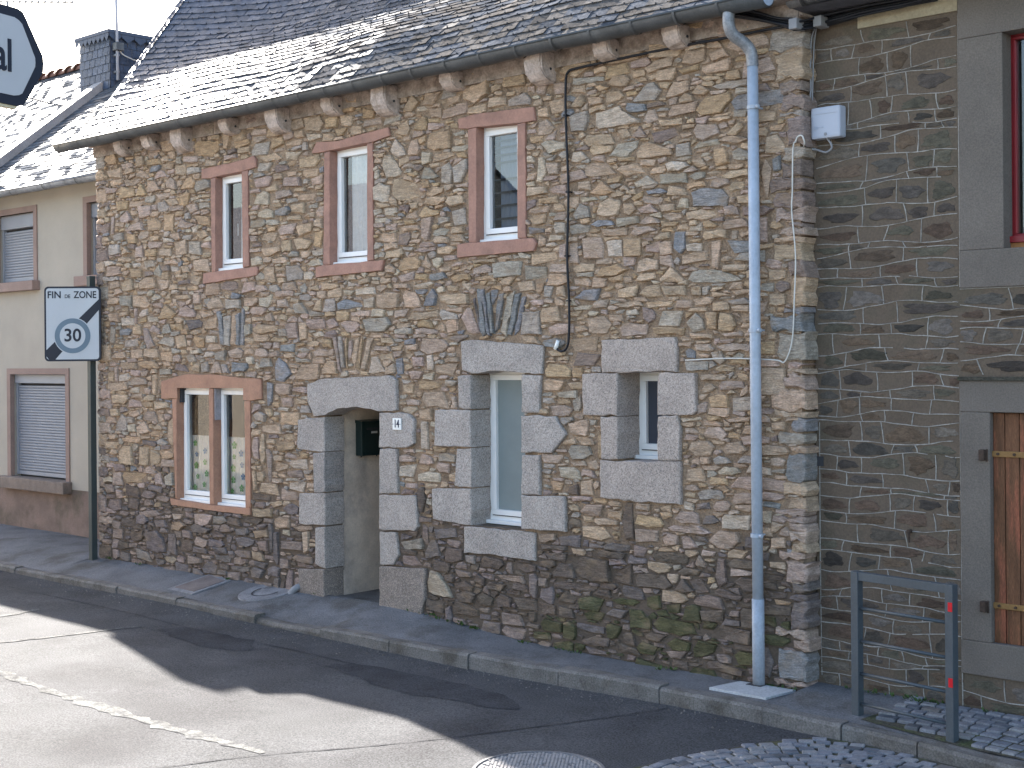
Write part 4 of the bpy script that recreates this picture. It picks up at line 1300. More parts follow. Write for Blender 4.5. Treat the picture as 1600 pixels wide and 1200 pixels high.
for px, big in ((205, 0), (248, 0), (300, 1), (372, 0), (452, 1), (535, 0), (621, 1), (724, 0), (866, 1), (968, 0), (1079, 0)):
    X = onY(px, 150, -.02)[0]
    rafter_end(X, .20 if big else .17, random.uniform(.26, .30) if big else random.uniform(.15, .19), .19 if big else .17, RW)
# ---------------------------------------------------------------- downpipe
pp = [(-.545, GY, 5.10), (-.545, GY, 5.0), (-.535, -.22, 4.93), (-.49, -.13, 4.87), (-.462, -.088, 4.80), (-.455, -.082, 4.70)]
m = MB(); m.tube([(-.455, -.082, 4.72), (-.452, -.082, 2.4), (-.447, -.082, .62)], .042, 18); dp = m.build('downpipe', M['pipe'], house, smooth=True)
m = MB(); m.tube(smooth_path(pp, 5), .046, 18, caps=False); m.build('swan_neck', M['zincl'], dp, smooth=True)
m = MB(); m.tube([(-.447, -.082, .66), (-.446, -.082, .015)], .047, 18); m.build('boot', mk('boot_grey', (.36, .40, .455), rough=.5, var=.2, vs=6, fine=.1, bump=.1), dp, smooth=True)
for py in (166, 516, 837):
    z = onY(1190, py, -.08)[2]; m = MB(); m.tube([(-.451, -.082, z-.014), (-.451, -.082, z+.014)], .049, 18); m.tube([(-.44, -.05, z), (-.43, .03, z)], .008, 6); m.tube([(-.41, -.11, z), (-.385, -.115, z)], .014, 8); m.build('pipe_clamp', M['pipe'], dp)
# ---------------------------------------------------------------- small things on the wall
def wallpath(pts, Y): return [Vector(onY(x, y, Y)) for x, y in pts]
m = MB(); m.tube(smooth_path(wallpath([(867, 538), (870, 545), (878, 549), (886, 542), (889, 520), (889, 470), (886, 400), (888, 300), (884, 190), (884, 130), (888, 112), (905, 106), (950, 96), (1010, 83), (1080, 69), (1120, 62)], -.035)+wallpath([(1160, 54), (1210, 44), (1250, 38)], -.04), 4), .011, 7)
cb = m.build('wall_cable', M['black'], None, smooth=True); tag(cb, 'black cable clipped down the stone wall beside the top window', 'cable')
m = MB(); m.tube(wallpath([(872, 532), (868, 546)], -.035), [.016, .02], 8); m.build('cable_cap', M['plate'], cb, smooth=True)
for q in ((888, 300), (889, 470), (886, 400), (884, 180)):
    p = onY(*q, -.03); box('cable_clip', p[0]-.016, p[0]+.016, -.05, 0, p[2]-.006, p[2]+.006, M['black'], cb)
m = MB(); m.tube(smooth_path(wallpath([(1243, 222), (1239, 232), (1238, 300), (1237, 330), (1243, 400), (1241, 470), (1239, 520), (1234, 548), (1225, 566), (1215, 563), (1180, 561), (1135, 560), (1071, 563)], -.03), 4), .0055, 6)
tag(m.build('white_cable', M['cablew'], None, smooth=True), 'thin white cable hanging down the corner stones behind the downpipe', 'cable')
# cable bundle under the eaves at the corner
A = wallpath([(1140, 17), (1180, 24), (1215, 32), (1240, 37)], -.06); B = [Vector(onY(x, y, .10)) for x, y in ((1285, 33), (1320, 24), (1360, 14), (1420, 2), (1460, -8))]
m = MB()
for k in range(7):
    o = Vector((random.uniform(-.02, .02), random.uniform(-.04, .01), random.uniform(-.035, .035)))
    m.tube(smooth_path([p+o*random.uniform(.6, 1.3) for p in A]+[Vector((-.06, -.05, A[-1].z-.02))+o]+[p+o*random.uniform(.6, 1.3) for p in B], 4), random.uniform(.008, .013), 6)
bun = m.build('cable_bundle', M['black'], None, smooth=True); tag(bun, 'thick bundle of black cables under the eaves at the house corner', 'cable bundle')
for q, Y in (((1246, 37), -.06), ((1284, 33), .08)):
    p = onY(*q, Y); box('clamp', p[0]-.035, p[0]+.035, Y-.07, Y+.05, p[2]-.05, p[2]+.03, M['cableg'], bun, bevel=.008)
m = MB()
m.tube(smooth_path([Vector(onY(x, y, .11)) for x, y in ((1277, 37), (1268, 60), (1266, 110), (1267, 140), (1263, 175), (1261, 205), (1257, 225), (1258, 233), (1275, 234), (1290, 238), (1299, 232), (1298, 224), (1290, 214))], 4), .008, 6)
m.tube(smooth_path([Vector(onY(x, y, .12)) for x, y in ((1277, 37), (1272, 70), (1270, 130), (1268, 180), (1262, 215), (1256, 224))], 4), .006, 6)
tag(m.build('grey_cables', M['cableg'], None, smooth=True), 'pair of grey cables dropping to the plastic junction box', 'cable')
m = MB(); m.tube(smooth_path([Vector(onY(x, y, -.02)) for x, y in ((1243, 222), (1246, 214), (1253, 212), (1257, 222))]+[Vector(onY(1257, 232, .05)), Vector(onY(1275, 233, .13))], 4), .006, 6)
tag(m.build('white_cable_loop', M['cablew'], None, smooth=True), 'white cable loop between corner stones and junction box', 'cable')
YR = .17
p, q = onY(1267, 167, YR-.09), onY(1313, 213, YR-.09)
jb = box('junction_box', p[0], q[0], YR-.095, YR+.002, q[2], p[2]-.012, M['boxg'], None, bevel=.018); tag(jb, 'light grey plastic junction box fixed on the dark stone wall', 'junction box')
m = MB()
for k in range(9): m.box(p[0]+.03+k*.009, p[0]+.033+k*.009, YR-.0985, YR-.094, q[2]+.06+k*.004, q[2]+.10-k*.003)
m.box(p[0]+.02, q[0]-.03, YR-.0985, YR-.094, p[2]-.065, p[2]-.060); m.build('vent_ribs', M['boxg'], jb)
m = MB(); m.tube([(q[0]-.12, YR-.10, q[2]+.03), (q[0]-.12, YR-.094, q[2]+.03)], .012, 10); m.build('lock', M['cableg'], jb)
# number plate and mailbox
def text(body, size, mat, parent, origin, xa, ya, off=.0, align='CENTER', depth_=.0015, sx=1.0, name='lettering'):
    cu = bpy.data.curves.new('t', 'FONT'); cu.body = body; cu.size = size; cu.align_x = align; cu.align_y = 'CENTER'; cu.extrude = depth_; cu.offset = off; cu.resolution_u = 6
    to = bpy.data.objects.new('t', cu); COL.objects.link(to)
    me = bpy.data.meshes.new_from_object(to.evaluated_get(bpy.context.evaluated_depsgraph_get()))
    bpy.data.objects.remove(to)
    xa, ya = Vector(xa).normalized(), Vector(ya).normalized(); n = xa.cross(ya)
    V = [xa*p.co.x*sx + ya*p.co.y + n*p.co.z for p in me.vertices]
    me.vertices.foreach_set('co', [c for p in V for c in p]); me.materials.clear(); me.materials.append(mat); me.name = name; me.update()
    return link(name, me, parent, origin)
a, b = FZ(618.5, 654.5), FZ(632, 670.5)
cx, cz = (a[0]+b[0])/2, (a[1]+b[1])/2
pl = box('number_plate', cx-.060, cx+.060, -.046, -.034, cz-.055, cz+.058, M['plate'], None, bevel=.004); tag(pl, 'small white enamel house number plate on granite door block', 'number plate')
text('14', .105, mk('plate_blue', (.02, .03, .07), rough=.4, var=0, fine=0, bump=0), pl, (cx, -.048, cz+.002), (1, 0, 0), (0, 0, 1), off=.002, sx=.72, name='number')
for s in (-1, 1):
    m = MB(); m.tube([(cx+s*.05, -.049, cz), (cx+s*.05, -.045, cz)], .004, 8); m.build('screw', M['signk'], pl)
mbx = dx0-.006; mm = MB(); mm.prism([(0, 0)], 0, 0) if False else None
mb = box('mailbox', mbx, mbx+.10, .40, .80, 1.505, 1.845, M['mailbox'], None, bevel=.008); tag(mb, 'dark green metal mailbox inside the granite doorway', 'mailbox')
lid = MB(); lid.add([(mbx, .395, 1.845), (mbx+.112, .395, 1.835), (mbx+.112, .805, 1.835), (mbx, .805, 1.845), (mbx, .395, 1.875), (mbx+.105, .395, 1.862), (mbx+.105, .805, 1.862), (mbx, .805, 1.875)], [(0,3,2,1),(4,5,6,7),(0,1,5,4),(1,2,6,5),(2,3,7,6),(3,0,4,7)]); lid.build('lid', M['mailbox'], mb)
box('name_card', mbx+.1, mbx+.1035, .53, .61, 1.735, 1.757, mk('card', (.42, .42, .40), var=.05, fine=0, bump=0), mb)
box('slot', mbx+.1, mbx+.103, .47, .72, 1.775, 1.792, M['dark'], mb)
for yy in (.45, .66):
    m = MB(); m.tube([(mbx+.03, yy, 1.488), (mbx+.03, yy, 1.51)], .008, 6); m.build('stud', M['dark'], mb)

# ================================================================ CREAM HOUSE ON THE LEFT AND THE ONE BEYOND
YL = .9; LE = 4.95
lh = empty('cream_house', (-12.5, YL, 0)); tag(lh, 'cream rendered house with grey roller shutters and slate roof beside the stone house', 'house')
fh = empty('row_house', (-19.5, YL, 0)); tag(fh, 'low house with red ridge tiles beyond the grey parapet of the cream house', 'house')
def wallwith(x0, x1, y0, y1, z0, z1, ops, mat, parent, name='wall'):
    xe = sorted({x0, x1, *[o[0] for o in ops], *[o[1] for o in ops]}); ze = sorted({z0, z1, *[o[2] for o in ops], *[o[3] for o in ops]}); m = MB()
    for i in range(len(xe)-1):
        run = None
        for j in range(len(ze)-1):
            cx, cz = (xe[i]+xe[i+1])/2, (ze[j]+ze[j+1])/2
            if any(o[0] < cx < o[1] and o[2] < cz < o[3] for o in ops):
                if run is not None: m.box(xe[i], xe[i+1], y0, y1, run, ze[j]); run = None
            elif run is None: run = ze[j]
        if run is not None: m.box(xe[i], xe[i+1], y0, y1, run, ze[-1])
    return m.build(name, mat, parent, fix=False)
LW = [(-14.32, -13.20, 3.66, 4.66), (-11.77, -10.70, 3.66, 4.66), (onY(17, 650, YL)[0], -12.35, .84, 2.33)]
lwall = wallwith(-15.0, -10.07, YL, YL+.35, .74, LE, LW, M['cream'], lh)
m = MB(); m.box(-15.0, -10.07, YL-.012, YL+.35, -.2, .739); m.build('plinth', M['plinth'], lh)
m = MB(); m.box(-15, -14.8, YL+.36, 7, -.2, LE); m.box(-10.4, -10.07, YL+.36, 7, -.2, LE-.3); m.box(-15, -10.07, 7.01, 7.3, -.2, LE); m.build('rear_walls', M['cream'], lh)
for k, (x0, x1, z0, z1) in enumerate(LW):
    tr = .085; m = MB(); yf = YL-.016
    m.box(x0-tr, x0+.012, yf, YL+.05, z0, z1+tr); m.box(x1-.012, x1+tr, yf, YL+.05, z0, z1+tr); m.box(x0+.012, x1-.012, yf, YL+.05, z1, z1+tr)
    m.build('window_trim', M['trim'], lh)
    hb = .20 if k < 2 else .13
    w = box('window', x0+.005, x1-.005, YL+.06, YL+.22, z1-hb, z1-.002, M['shutter'], lh, bevel=.01)
    m = MB(); zz = z1-hb; m.box(x0+.005, x0+.05, YL+.085, YL+.14, z0+.03, zz); m.box(x1-.05, x1-.005, YL+.085, YL+.14, z0+.03, zz); m.build('shutter_rail', M['shutter'], w)
    m = MB(); z = z0+.04; m.box(x0+.05, x1-.05, YL+.10, YL+.13, z0+.032, z0+.085); z = z0+.09
    while z < zz-.03:
        y0 = YL+.105; m.add([(x0+.05, y0+.012, z), (x1-.05, y0+.012, z), (x1-.05, y0, z+.012), (x0+.05, y0, z+.012), (x1-.05, y0, z+.030), (x0+.05, y0, z+.030), (x1-.05, y0+.012, z+.038), (x0+.05, y0+.012, z+.038)], [(0, 1, 2, 3), (3, 2, 4, 5), (5, 4, 6, 7)]); z += .040
    m.build('shutter_slats', M['shutter'], w, kind='stuff')
    box('shutter_back', x0, x1, YL+.15, YL+.2, z0, z1-.1, M['dark'], w)
    if k < 2: box('window_sill', x0-.16, x1+.14, YL-.12, YL+.1, z0-.13, z0+.005, M['trim'], lh, bevel=.008)
    else: box('window_sill', x0-.2, x1+.13, YL-.14, YL+.1, z0-.16, z0+.005, mk('stone_sill', (.22, .17, .14), var=.2, vs=5), lh, bevel=.012)
PIT = math.atan2(.8, 1); RYR = 4.15
def lroof(parent, x0, x1, ye, ze, name='roof'):
    zr = ze+(RYR-ye)*.8; L = math.hypot(RYR-ye, zr-ze); ny, nz = -math.sin(PIT), math.cos(PIT)
    m = MB(); m.add([(x0, ye, ze-.02), (x1, ye, ze-.02), (x1, RYR, zr-.02), (x0, RYR, zr-.02), (x1, 7.4, zr-.8*(7.4-RYR)), (x0, 7.4, zr-.8*(7.4-RYR))], [(0, 1, 2, 3), (3, 2, 4, 5)])
    ro = m.build(name, M['slatesheet'], parent, fix=False)
    def pt(x, s, o): return (x, ye+s*math.cos(PIT)+ny*o, ze+s*math.sin(PIT)+nz*o)
    sm = MB(); i = 0; s = 0
    while s < L-.05:
        x = x0-(.1 if i % 2 else 0)
        while x < x1:
            a, b = max(x0, x), min(x1, x+.196)
            if b-a > .02:
                li = .012+random.random()*.005; c = (*(np.array([.12, .125, .135])*random.uniform(.75, 1.3)), .70+random.uniform(-.12, .1)); j = random.uniform(-.006, .006)
                sm.add([pt(a, s+j, li), pt(b, s+j, li+random.gauss(0, .001)), pt(b, s+.15, .001), pt(a, s+.15, .001), pt(a, s+j, li-.006), pt(b, s+j, li-.006)], [(0, 1, 2, 3), (4, 5, 1, 0)], c)
            x += .2
        i += 1; s += .10
    sm.build('slates', M['slate'], ro, kind='stuff', fix=False)
    return ro, zr
lr, ZR = lroof(lh, -15.0, -10.03, .62, LE+.02)
fr, _ = lroof(fh, -24.0, -15.12, .92, LE+.26)
wallwith(-24, -15.12, 1.0, 1.35, -.2, LE+.2, [(-17.6, -16.4, 3.6, 4.6), (-17.6, -16.4, .9, 2.2), (-21.5, -20.3, 3.6, 4.6)], M['tan'], fh)
for o_ in ((-17.6, -16.4, 3.6, 4.6), (-17.6, -16.4, .9, 2.2), (-21.5, -20.3, 3.6, 4.6)): box('window', o_[0]-.02, o_[1]+.02, 1.12, 1.2, o_[2]-.02, o_[3]+.02, M['shutter'], fh)
m = MB(); m.box(-24, -23.8, 1.36, 7, -.2, LE); m.box(-24, -15.12, 7.01, 7.3, -.2, LE); m.build('rear_walls', M['tan'], fh)
gutter('gutter', -15.0, -10.12, .56, LE-.02, .07, M['zincl'], lh, joints=.9)
gutter('gutter', -24, -15.15, .86, LE+.2, .07, M['zincl'], fh, joints=.9)
# parapet between the two roofs
m = MB(); 
for (y0, y1) in ((.45, RYR),):
    z0, z1 = LE+.02+(y0-.62)*.8, LE+.02+(y1-.62)*.8
    m.add([(-15.12, y0, z0-.3), (-14.90, y0, z0-.3), (-14.90, y1, z1-.3), (-15.12, y1, z1-.3), (-15.15, y0, z0+.16), (-14.87, y0, z0+.16), (-14.87, y1, z1+.16), (-15.15, y1, z1+.16)], [(0,3,2,1),(4,5,6,7),(0,1,5,4),(1,2,6,5),(2,3,7,6),(3,0,4,7)])
pa = m.build('parapet', M['coping'], lh)
box('shadow_block', -15.2, -14.62, .38, .95, 4.55, 5.62, M['coping'], pa, bevel=.03)  # unseen block, added to cast the bump in the road shadow
# ridge tiles
for k in range(27):
    x = -15.7-k*.31; v = []; f = []; n = 8
    for xx, rr in ((x-.31, .085), (x-.06, .10), (x-.06, .125), (x, .13)):
        for j in range(n+1):
            a = math.pi*j/n; v.append((xx, RYR+rr*math.cos(a), ZR-.03+rr*math.sin(a)*1.1+.26-.26))
    for i in range(3):
        for j in range(n): f.append((i*(n+1)+j, (i+1)*(n+1)+j, (i+1)*(n+1)+j+1, i*(n+1)+j+1))
    obj('ridge_tile', v, f, M['ridge'], fr, smooth=False)
# slate-hung chimney
CX0, CX1, CY0, CY1, CZ0, CZ1 = -15.58, -14.66, 3.02, 4.25, 6.5, 7.78
ck = box('chimney', CX0, CX1, CY0, CY1, CZ0, CZ1, M['slatesheet'], lr)
sm = MB(); CB = np.array([.048, .066, .105])
def hung(face):
    i = 0; z = CZ0
    while z < CZ1-.02:
        lo, hi = (CX0, CX1) if face == 'y' else (CY0, CY1); x = lo-(.08 if i % 2 else 0)
        while x < hi:
            a, b = max(lo, x), min(hi, x+.148)
            if b-a > .02:
                c = (*(CB*random.uniform(.8, 1.2)), .5); li = .014+random.random()*.004; zt = min(CZ1, z+.17); P = [(a, z, li), (b, z, li), (b, zt, .002), (a, zt, .002), (a, z, li-.006), (b, z, li-.006)]
                V = [(p[0], CY0-p[2], p[1]) if face == 'y' else (CX1+p[2], p[0], p[1]) for p in P]
                sm.add(V, [(0, 1, 2, 3), (4, 5, 1, 0)], c)
            x += .16
        i += 1; z += .135
hung('y'); hung('x'); sm.build('hung_slates', M['slate'], ck, kind='stuff')
CAPM = mk('chimney_cap_zinc', (.05, .068, .108), rough=.5, var=.1, vs=5, fine=.05, bump=.1)
box('chimney_cap', CX0-.07, CX1+.07, CY0-.07, CY1+.07, CZ1, CZ1+.06, CAPM, ck, bevel=.008)
m = MB(); k = 0; x = CX0-.06
while x < CX1+.05:
    m.add([(x, CY0-.062, CZ1), (x+.125, CY0-.062, CZ1), (x+.125, CY0-.062, CZ1-.045), (x+.0625, CY0-.062, CZ1-.125), (x, CY0-.062, CZ1-.045)], [(0, 1, 2, 3, 4)]); x += .13
y = CY0-.05
while y < CY1:
    m.add([(CX1+.062, y, CZ1), (CX1+.062, y+.22, CZ1), (CX1+.062, y+.22, CZ1-.045), (CX1+.062, y+.11, CZ1-.125), (CX1+.062, y, CZ1-.045)], [(0, 1, 2, 3, 4)]); y += .23
m.build('zigzag_trim', CAPM, ck)
# aerial mast on the chimney and the aerial further left
am = onY(179, 100, CY0+.08); m = MB(); m.tube([(CX1+.09, CY0+.08, 7.03), (CX1+.07, CY0+.07, 8.6), (CX1+.03, CY0+.05, 10.4)], .024, 8)
ma = m.build('aerial_mast', M['boxg'], None, smooth=True); tag(ma, 'grey aerial mast strapped to the slate-hung chimney', 'mast')
for z in (7.15, 7.42): box('mast_bracket', CX1-.01, CX1+.10, CY0+.05, CY0+.11, z, z+.03, M['zincl'], ma)
box('amplifier_box', CX1+.03, CX1+.16, CY0+.02, CY0+.16, 7.5, 7.63, M['zinc'], ma, bevel=.01)
m = MB(); m.tube(smooth_path([(CX1+.1, CY0+.1, 7.52), (CX1+.1, CY0+.2, 7.44), (CX1+.06, CY0+.55, 7.38), (CX1+.05, CY0+.9, 7.36)], 4), .01, 6); m.build('lead', M['cablew'], ma, smooth=True)
a0, a1 = Vector(onY(-8, 2, 3.9)), Vector(onY(114, 3.5, 3.9))
ae = empty('television_aerial', (onY(12, 60, 3.9)[0], 3.9, 7.7)); tag(ae, 'long television aerial with many short rods above the ridge tiles', 'aerial')
m = MB(); m.tube([a0, a1], .018, 6); m.build('boom', M['zincl'], ae)
mp = onY(12, 8, 3.9); m = MB(); m.tube([(mp[0], 3.9, 7.5), (mp[0], 3.9, mp[2]+.05)], .022, 8); m.build('mast', M['zincl'], ae)
for k in range(13):
    p = a0.lerp(a1, k/12); m = MB(); d = .16; m.tube([p+Vector((0, -d, .03)), p+Vector((0, d, -.01))], .009, 5); m.tube([p, p+Vector((0, 0, .05))], .008, 5); m.build('rod', M['zincl'], ae)

# ================================================================ END-OF-ZONE SIGN
post = (-9.985, -.095)
sg = empty('zone_sign', (post[0], post[1], .03)); tag(sg, 'rectangular end of thirty zone road sign on a dark post by the house corner', 'road sign')
ztop = onY(142, 433, -.095)[2]
box('post', post[0]-.038, post[0]+.038, post[1]-.038, post[1]+.038, .0, ztop, M['post'], sg, bevel=.006)
box('post_cap', post[0]-.04, post[0]+.04, post[1]-.04, post[1]+.04, ztop-.02, ztop+.012, M['post'], sg, bevel=.004)
tc = Vector(CAM)-Vector((post[0], post[1], 2.5)); tc.z = 0; tc.normalize()
nrm = Matrix.Rotation(R(-12), 3, 'Z') @ tc; xa = Vector((0, 0, 1)).cross(nrm); za = Vector((0, 0, 1))
D0 = depth((post[0], post[1], 3)) - .14
SCN = Vector(CAM + ray(113.5, 506)*D0)
SWd, SHt = .668, .905
def spt(u, v, w=0): return SCN + xa*u + za*v + nrm*w
def rrect(w, h, r, n=5):
    P = []
    for cx, cy, a0 in ((w/2-r, h/2-r, 0), (-w/2+r, h/2-r, 90), (-w/2+r, -h/2+r, 180), (w/2-r, -h/2+r, 270)):
        for k in range(n+1): P.append((cx+r*math.cos(R(a0+90*k/n)), cy+r*math.sin(R(a0+90*k/n))))
    return P
def flat(name, P, w0, w1, mat, parent):
    n = len(P); v = [spt(x, y, w1) for x, y in P]+[spt(x, y, w0) for x, y in P]
    return obj(name, v, [tuple(range(n)), tuple(range(2*n-1, n-1, -1))]+[(i, (i+1) % n, n+(i+1) % n, n+i) for i in range(n)], mat, parent)
panel = flat('panel', rrect(SWd, SHt, .05), -.035, 0, M['signk'], sg)
flat('face', rrect(SWd-.045, SHt-.045, .035), -.01, .0025, M['signw'], panel)
iw, ih = SWd/2-.022, SHt/2-.022
cz_ = -.145
flat('diagonal_band', [(-iw, -ih+.115), (-iw, -ih+.04), (-iw+.03, -ih), (-iw+.105, -ih), (iw, ih-.265), (iw, ih-.135)], .0025, .0045, M['signk'], panel)
circ = lambda r, n=40: [(r*math.cos(6.28318*k/n), cz_+r*math.sin(6.28318*k/n)) for k in range(n)]
flat('disc_edge', circ(.222), .0045, .0060, M['signw'], panel)
flat('grey_ring', circ(.212), .0060, .0075, M['signg'], panel)
flat('disc', circ(.152), .0075, .0090, M['signw'], panel)
text('30', .215, M['signk'], panel, spt(0, cz_, .0105), xa, za, off=.004, sx=.98)
text('FIN', .118, M['signk'], panel, spt(-.215, SHt/2-.105, .004), xa, za, off=.0022, sx=.95)
text('DE', .062, M['signk'], panel, spt(-.058, SHt/2-.122, .004), xa, za, off=.001, sx=.9)
text('ZONE', .118, M['signk'], panel, spt(.150, SHt/2-.105, .004), xa, za, off=.0022, sx=.83)
box('bracket', post[0]-.05, post[0]+.05, post[1]-.05, post[1]+.04, 2.62, 2.67, M['zinc'], sg); box('bracket', post[0]-.05, post[0]+.05, post[1]-.05, post[1]+.04, 3.15, 3.2, M['zinc'], sg)
# ================================================================ DIRECTION SIGN NEAR THE CAMERA
tip = Vector(CAM + 5*ray(68.5, 101)); xa = Vector((-math.sin(R(16.5)), math.cos(R(16.5)), 0)); za = Vector((0, 0, 1)); nrm = xa.cross(za); SCN = tip
pb = tip + xa*-.62
ds = empty('direction_sign', (pb.x, pb.y, roadz(0)-.02)); tag(ds, 'white arrow-shaped direction sign with thick dark border', 'direction sign')
def arrow(ins, rc=.02):
    u1 = -1.25+ins; t = ins
    P = [(-.004-t*1.15, .028-t*.35), (-.001-t*1.2, 0), (-.004-t*1.15, -.028+t*.35), (-.085-t*.55, -.145+t*.75), (-.098-t*.6, -.160+t*.95), (-.125-t*.5, -.167+t), (u1, -.167+t), (u1, .173-t), (-.120-t*.5, .173-t), (-.096-t*.6, .165-t*.95), (-.083-t*.55, .148-t*.75)]
    return P
dpn = flat('panel', arrow(0), -.03, 0, M['signk'], ds)
flat('face', arrow(.034), -.004, .002, M['dirw'], dpn)
m = MB(); m.add([tip+xa*-1.24+za*-.1665+nrm*-.028, tip+xa*-.125+za*-.1665+nrm*-.028, tip+xa*-.125+za*-.1665+nrm*-.004, tip+xa*-1.24+za*-.1665+nrm*-.004]+[tip+xa*q+za*-.176+nrm*w for q, w in ((-1.24, -.028), (-.125, -.028), (-.125, -.004), (-1.24, -.004))], [(0, 1, 2, 3), (4, 7, 6, 5), (0, 4, 5, 1), (1, 5, 6, 2), (2, 6, 7, 3), (3, 7, 4, 0)]); m.build('edge_strip', M['signy'], dpn)
text('al', .158, M['signk'], dpn, tip+xa*-.148+za*-.004+nrm*.0035, xa, za, off=.0025, align='RIGHT', sx=.80)
m = MB(); m.tube([(pb.x-nrm.x*.06, pb.y-nrm.y*.06, roadz(0)-.05), (pb.x-nrm.x*.06, pb.y-nrm.y*.06, tip.z+.22)], .03, 12); m.build('post', M['post'], ds, smooth=True)
# ================================================================ RIGHT HOUSE (flush-pointed schist)
rh = empty('schist_house', (3, YR, 0)); tag(rh, 'dark schist house with white ribbon pointing and cement window surrounds', 'house')
WO = (1.39, 2.75, 3.22, 4.70); DO = (1.28, 2.38, .51, 2.105)
rwall = wallwith(-.085, 9, YR, YR+.5, -.25, 5.02, [WO, DO], M['rmort'], rh)
m = MB(); m.box(8.5, 9, YR+.51, 6.5, -.2, 5.02); m.box(-.08, 9, 6.51, 6.9, -.2, 5.02); m.build('rear_walls', M['rmort'], rh)
m = MB(); m.add([(-.05, -.18, 5.12), (9.2, -.18, 5.12), (9.2, 3.4, 8.7), (-.05, 3.4, 8.7), (9.2, 7.1, 5.05), (-.05, 7.1, 5.05)], [(0, 1, 2, 3), (3, 2, 4, 5)]); m.add([(-.05, -.18, 5.05), (9.2, -.18, 5.05), (9.2, .7, 5.05), (-.05, .7, 5.05)], [(0, 1, 2, 3)]); m.build('roof', M['slatesheet'], rh)
gutter('gutter', -.16, 9, -.02, 5.17, .075, M['zincl'], rh, joints=.8)
box('eaves_band', .30, 1.072, YR-.014, YR+.02, 4.90, 5.045, mk('pale_eaves_render', (.34, .29, .20), rough=.9, var=.15, vs=5), rh)
# surrounds
def sur(name, x0, x1, z0, z1, d=.012): return box(name, x0, x1, YR-d, YR+.16, z0, z1, M['cement'], rh, bevel=.006)
sur('surround_jamb', 1.075, WO[0]+.003, WO[2]+.0045, WO[3]-.0045); sur('surround_jamb', WO[1]-.003, 3.07, WO[2]+.0045, WO[3]-.0045); sur('surround_lintel', 1.073, 3.07, WO[3]-.003, 5.03, .014); sur('surround_sill', 1.077, 3.07, 2.962, WO[2]+.003, .016)
sur('surround_jamb', 1.068, DO[0]+.003, .5155, DO[3]-.0045); sur('surround_jamb', DO[1]-.003, 2.6, .5155, DO[3]-.0045); sur('surround_lintel', 1.064, 2.62, DO[3]-.003, 2.318, .014); sur('surround_base', 1.06, 2.6, .28, .514, .014)
m = MB(); m.box(1.06, 2.62, YR-.03, YR+.02, 2.320, 2.345); m.build('drip_ledge', M['grout'], rh)
# red window
m = MB(); ring(m, WO[0]-.005, WO[1]+.005, WO[2]+.06, WO[3]+.01, .026, YR+.13, YR+.20); rw = m.build('window', M['redpaint'], rh, bevel=.005)
m = MB(); ring(m, WO[0]+.018, WO[1]-.018, WO[2]+.085, WO[3]-.018, .022, YR+.12, YR+.18); m.build('sash', M['redpaint'], rw, bevel=.005)
m = MB(); m.box(WO[0]-.004, WO[1]+.004, YR+.085, YR+.16, WO[2]+.045, WO[2]+.09); m.build('sill_board', M['redpaint'], rw, bevel=.004)
m = MB(); m.box(WO[0]+.001, WO[1]-.001, YR+.10, YR+.16, WO[2]-.003, WO[2]+.044); m.build('brick_course', M['orange'], rw)
obj('pane', [(WO[0]+.036, YR+.15, WO[2]+.10), (WO[1]-.036, YR+.15, WO[2]+.10), (WO[1]-.036, YR+.15, WO[3]-.036), (WO[0]+.036, YR+.15, WO[3]-.036)], [(0, 1, 2, 3)], M['glass'], rw)
curtain(WO[0]+.02, WO[1]-.02, WO[2]+.1, WO[3]-.05, YR+.26, M['frost'], rw)
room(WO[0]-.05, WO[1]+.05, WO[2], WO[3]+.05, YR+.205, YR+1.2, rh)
# plank door with straps
pdoor = box('plank_door', DO[0]-.02, DO[1]+.02, YR+.07, YR+.10, DO[2]-.01, DO[3]+.01, M['dark'], rh)
x = DO[0]+.004; k = 0
while x < DO[1]-.03:
    w = (.085, .103, .105, .098)[k % 4]; w = min(w, DO[1]-.004-x); box('plank', x, x+w-.005, YR+.035+random.uniform(0, .003), YR+.069, DO[2]+.004, DO[3]-.008, M['plank'], pdoor, bevel=.004); x += w; k += 1
for z in (1.815, .772):
    st = box('strap_hinge', DO[0]-.012, DO[1]-.03, YR+.022, YR+.033, z-.02, z+.02, M['hinge'], pdoor, bevel=.003)
    for q in range(9):
        xx = DO[0]+.045+q*.115; m = MB(); m.tube([(xx, YR+.012, z), (xx, YR+.024, z)], .010, 8); m.build('bolt', M['rust'], st)
    m = MB(); m.box(DO[0]-.065, DO[0]-.025, YR-.05, YR+.01, z-.045, z+.03); m.tube([(DO[0]-.02, YR-.0, z-.055), (DO[0]-.02, YR-.0, z+.035)], .016, 8); m.build('hinge_pin', M['rust'], pdoor, bevel=.006)
hk = onY(1423, 832, YR); m = MB(); m.tube([(hk[0], YR+.01, hk[2]+.01), (hk[0], YR-.035, hk[2]+.01)], .016, 10); m.tube([(hk[0], YR-.03, hk[2]+.01), (hk[0]+.004, YR-.03, hk[2]-.07)], [.012, .006], 8)
tag(m.build('iron_hook', M['rust'], None), 'small rusty iron hook driven into the ribbon-pointed wall', 'hook')
box('vent_slot', onY(1277, 728, YR)[0], onY(1287, 728, YR)[0], YR-.006, YR+.002, onY(1280, 728, YR)[2], onY(1280, 713, YR)[2], M['dark'], rwall)
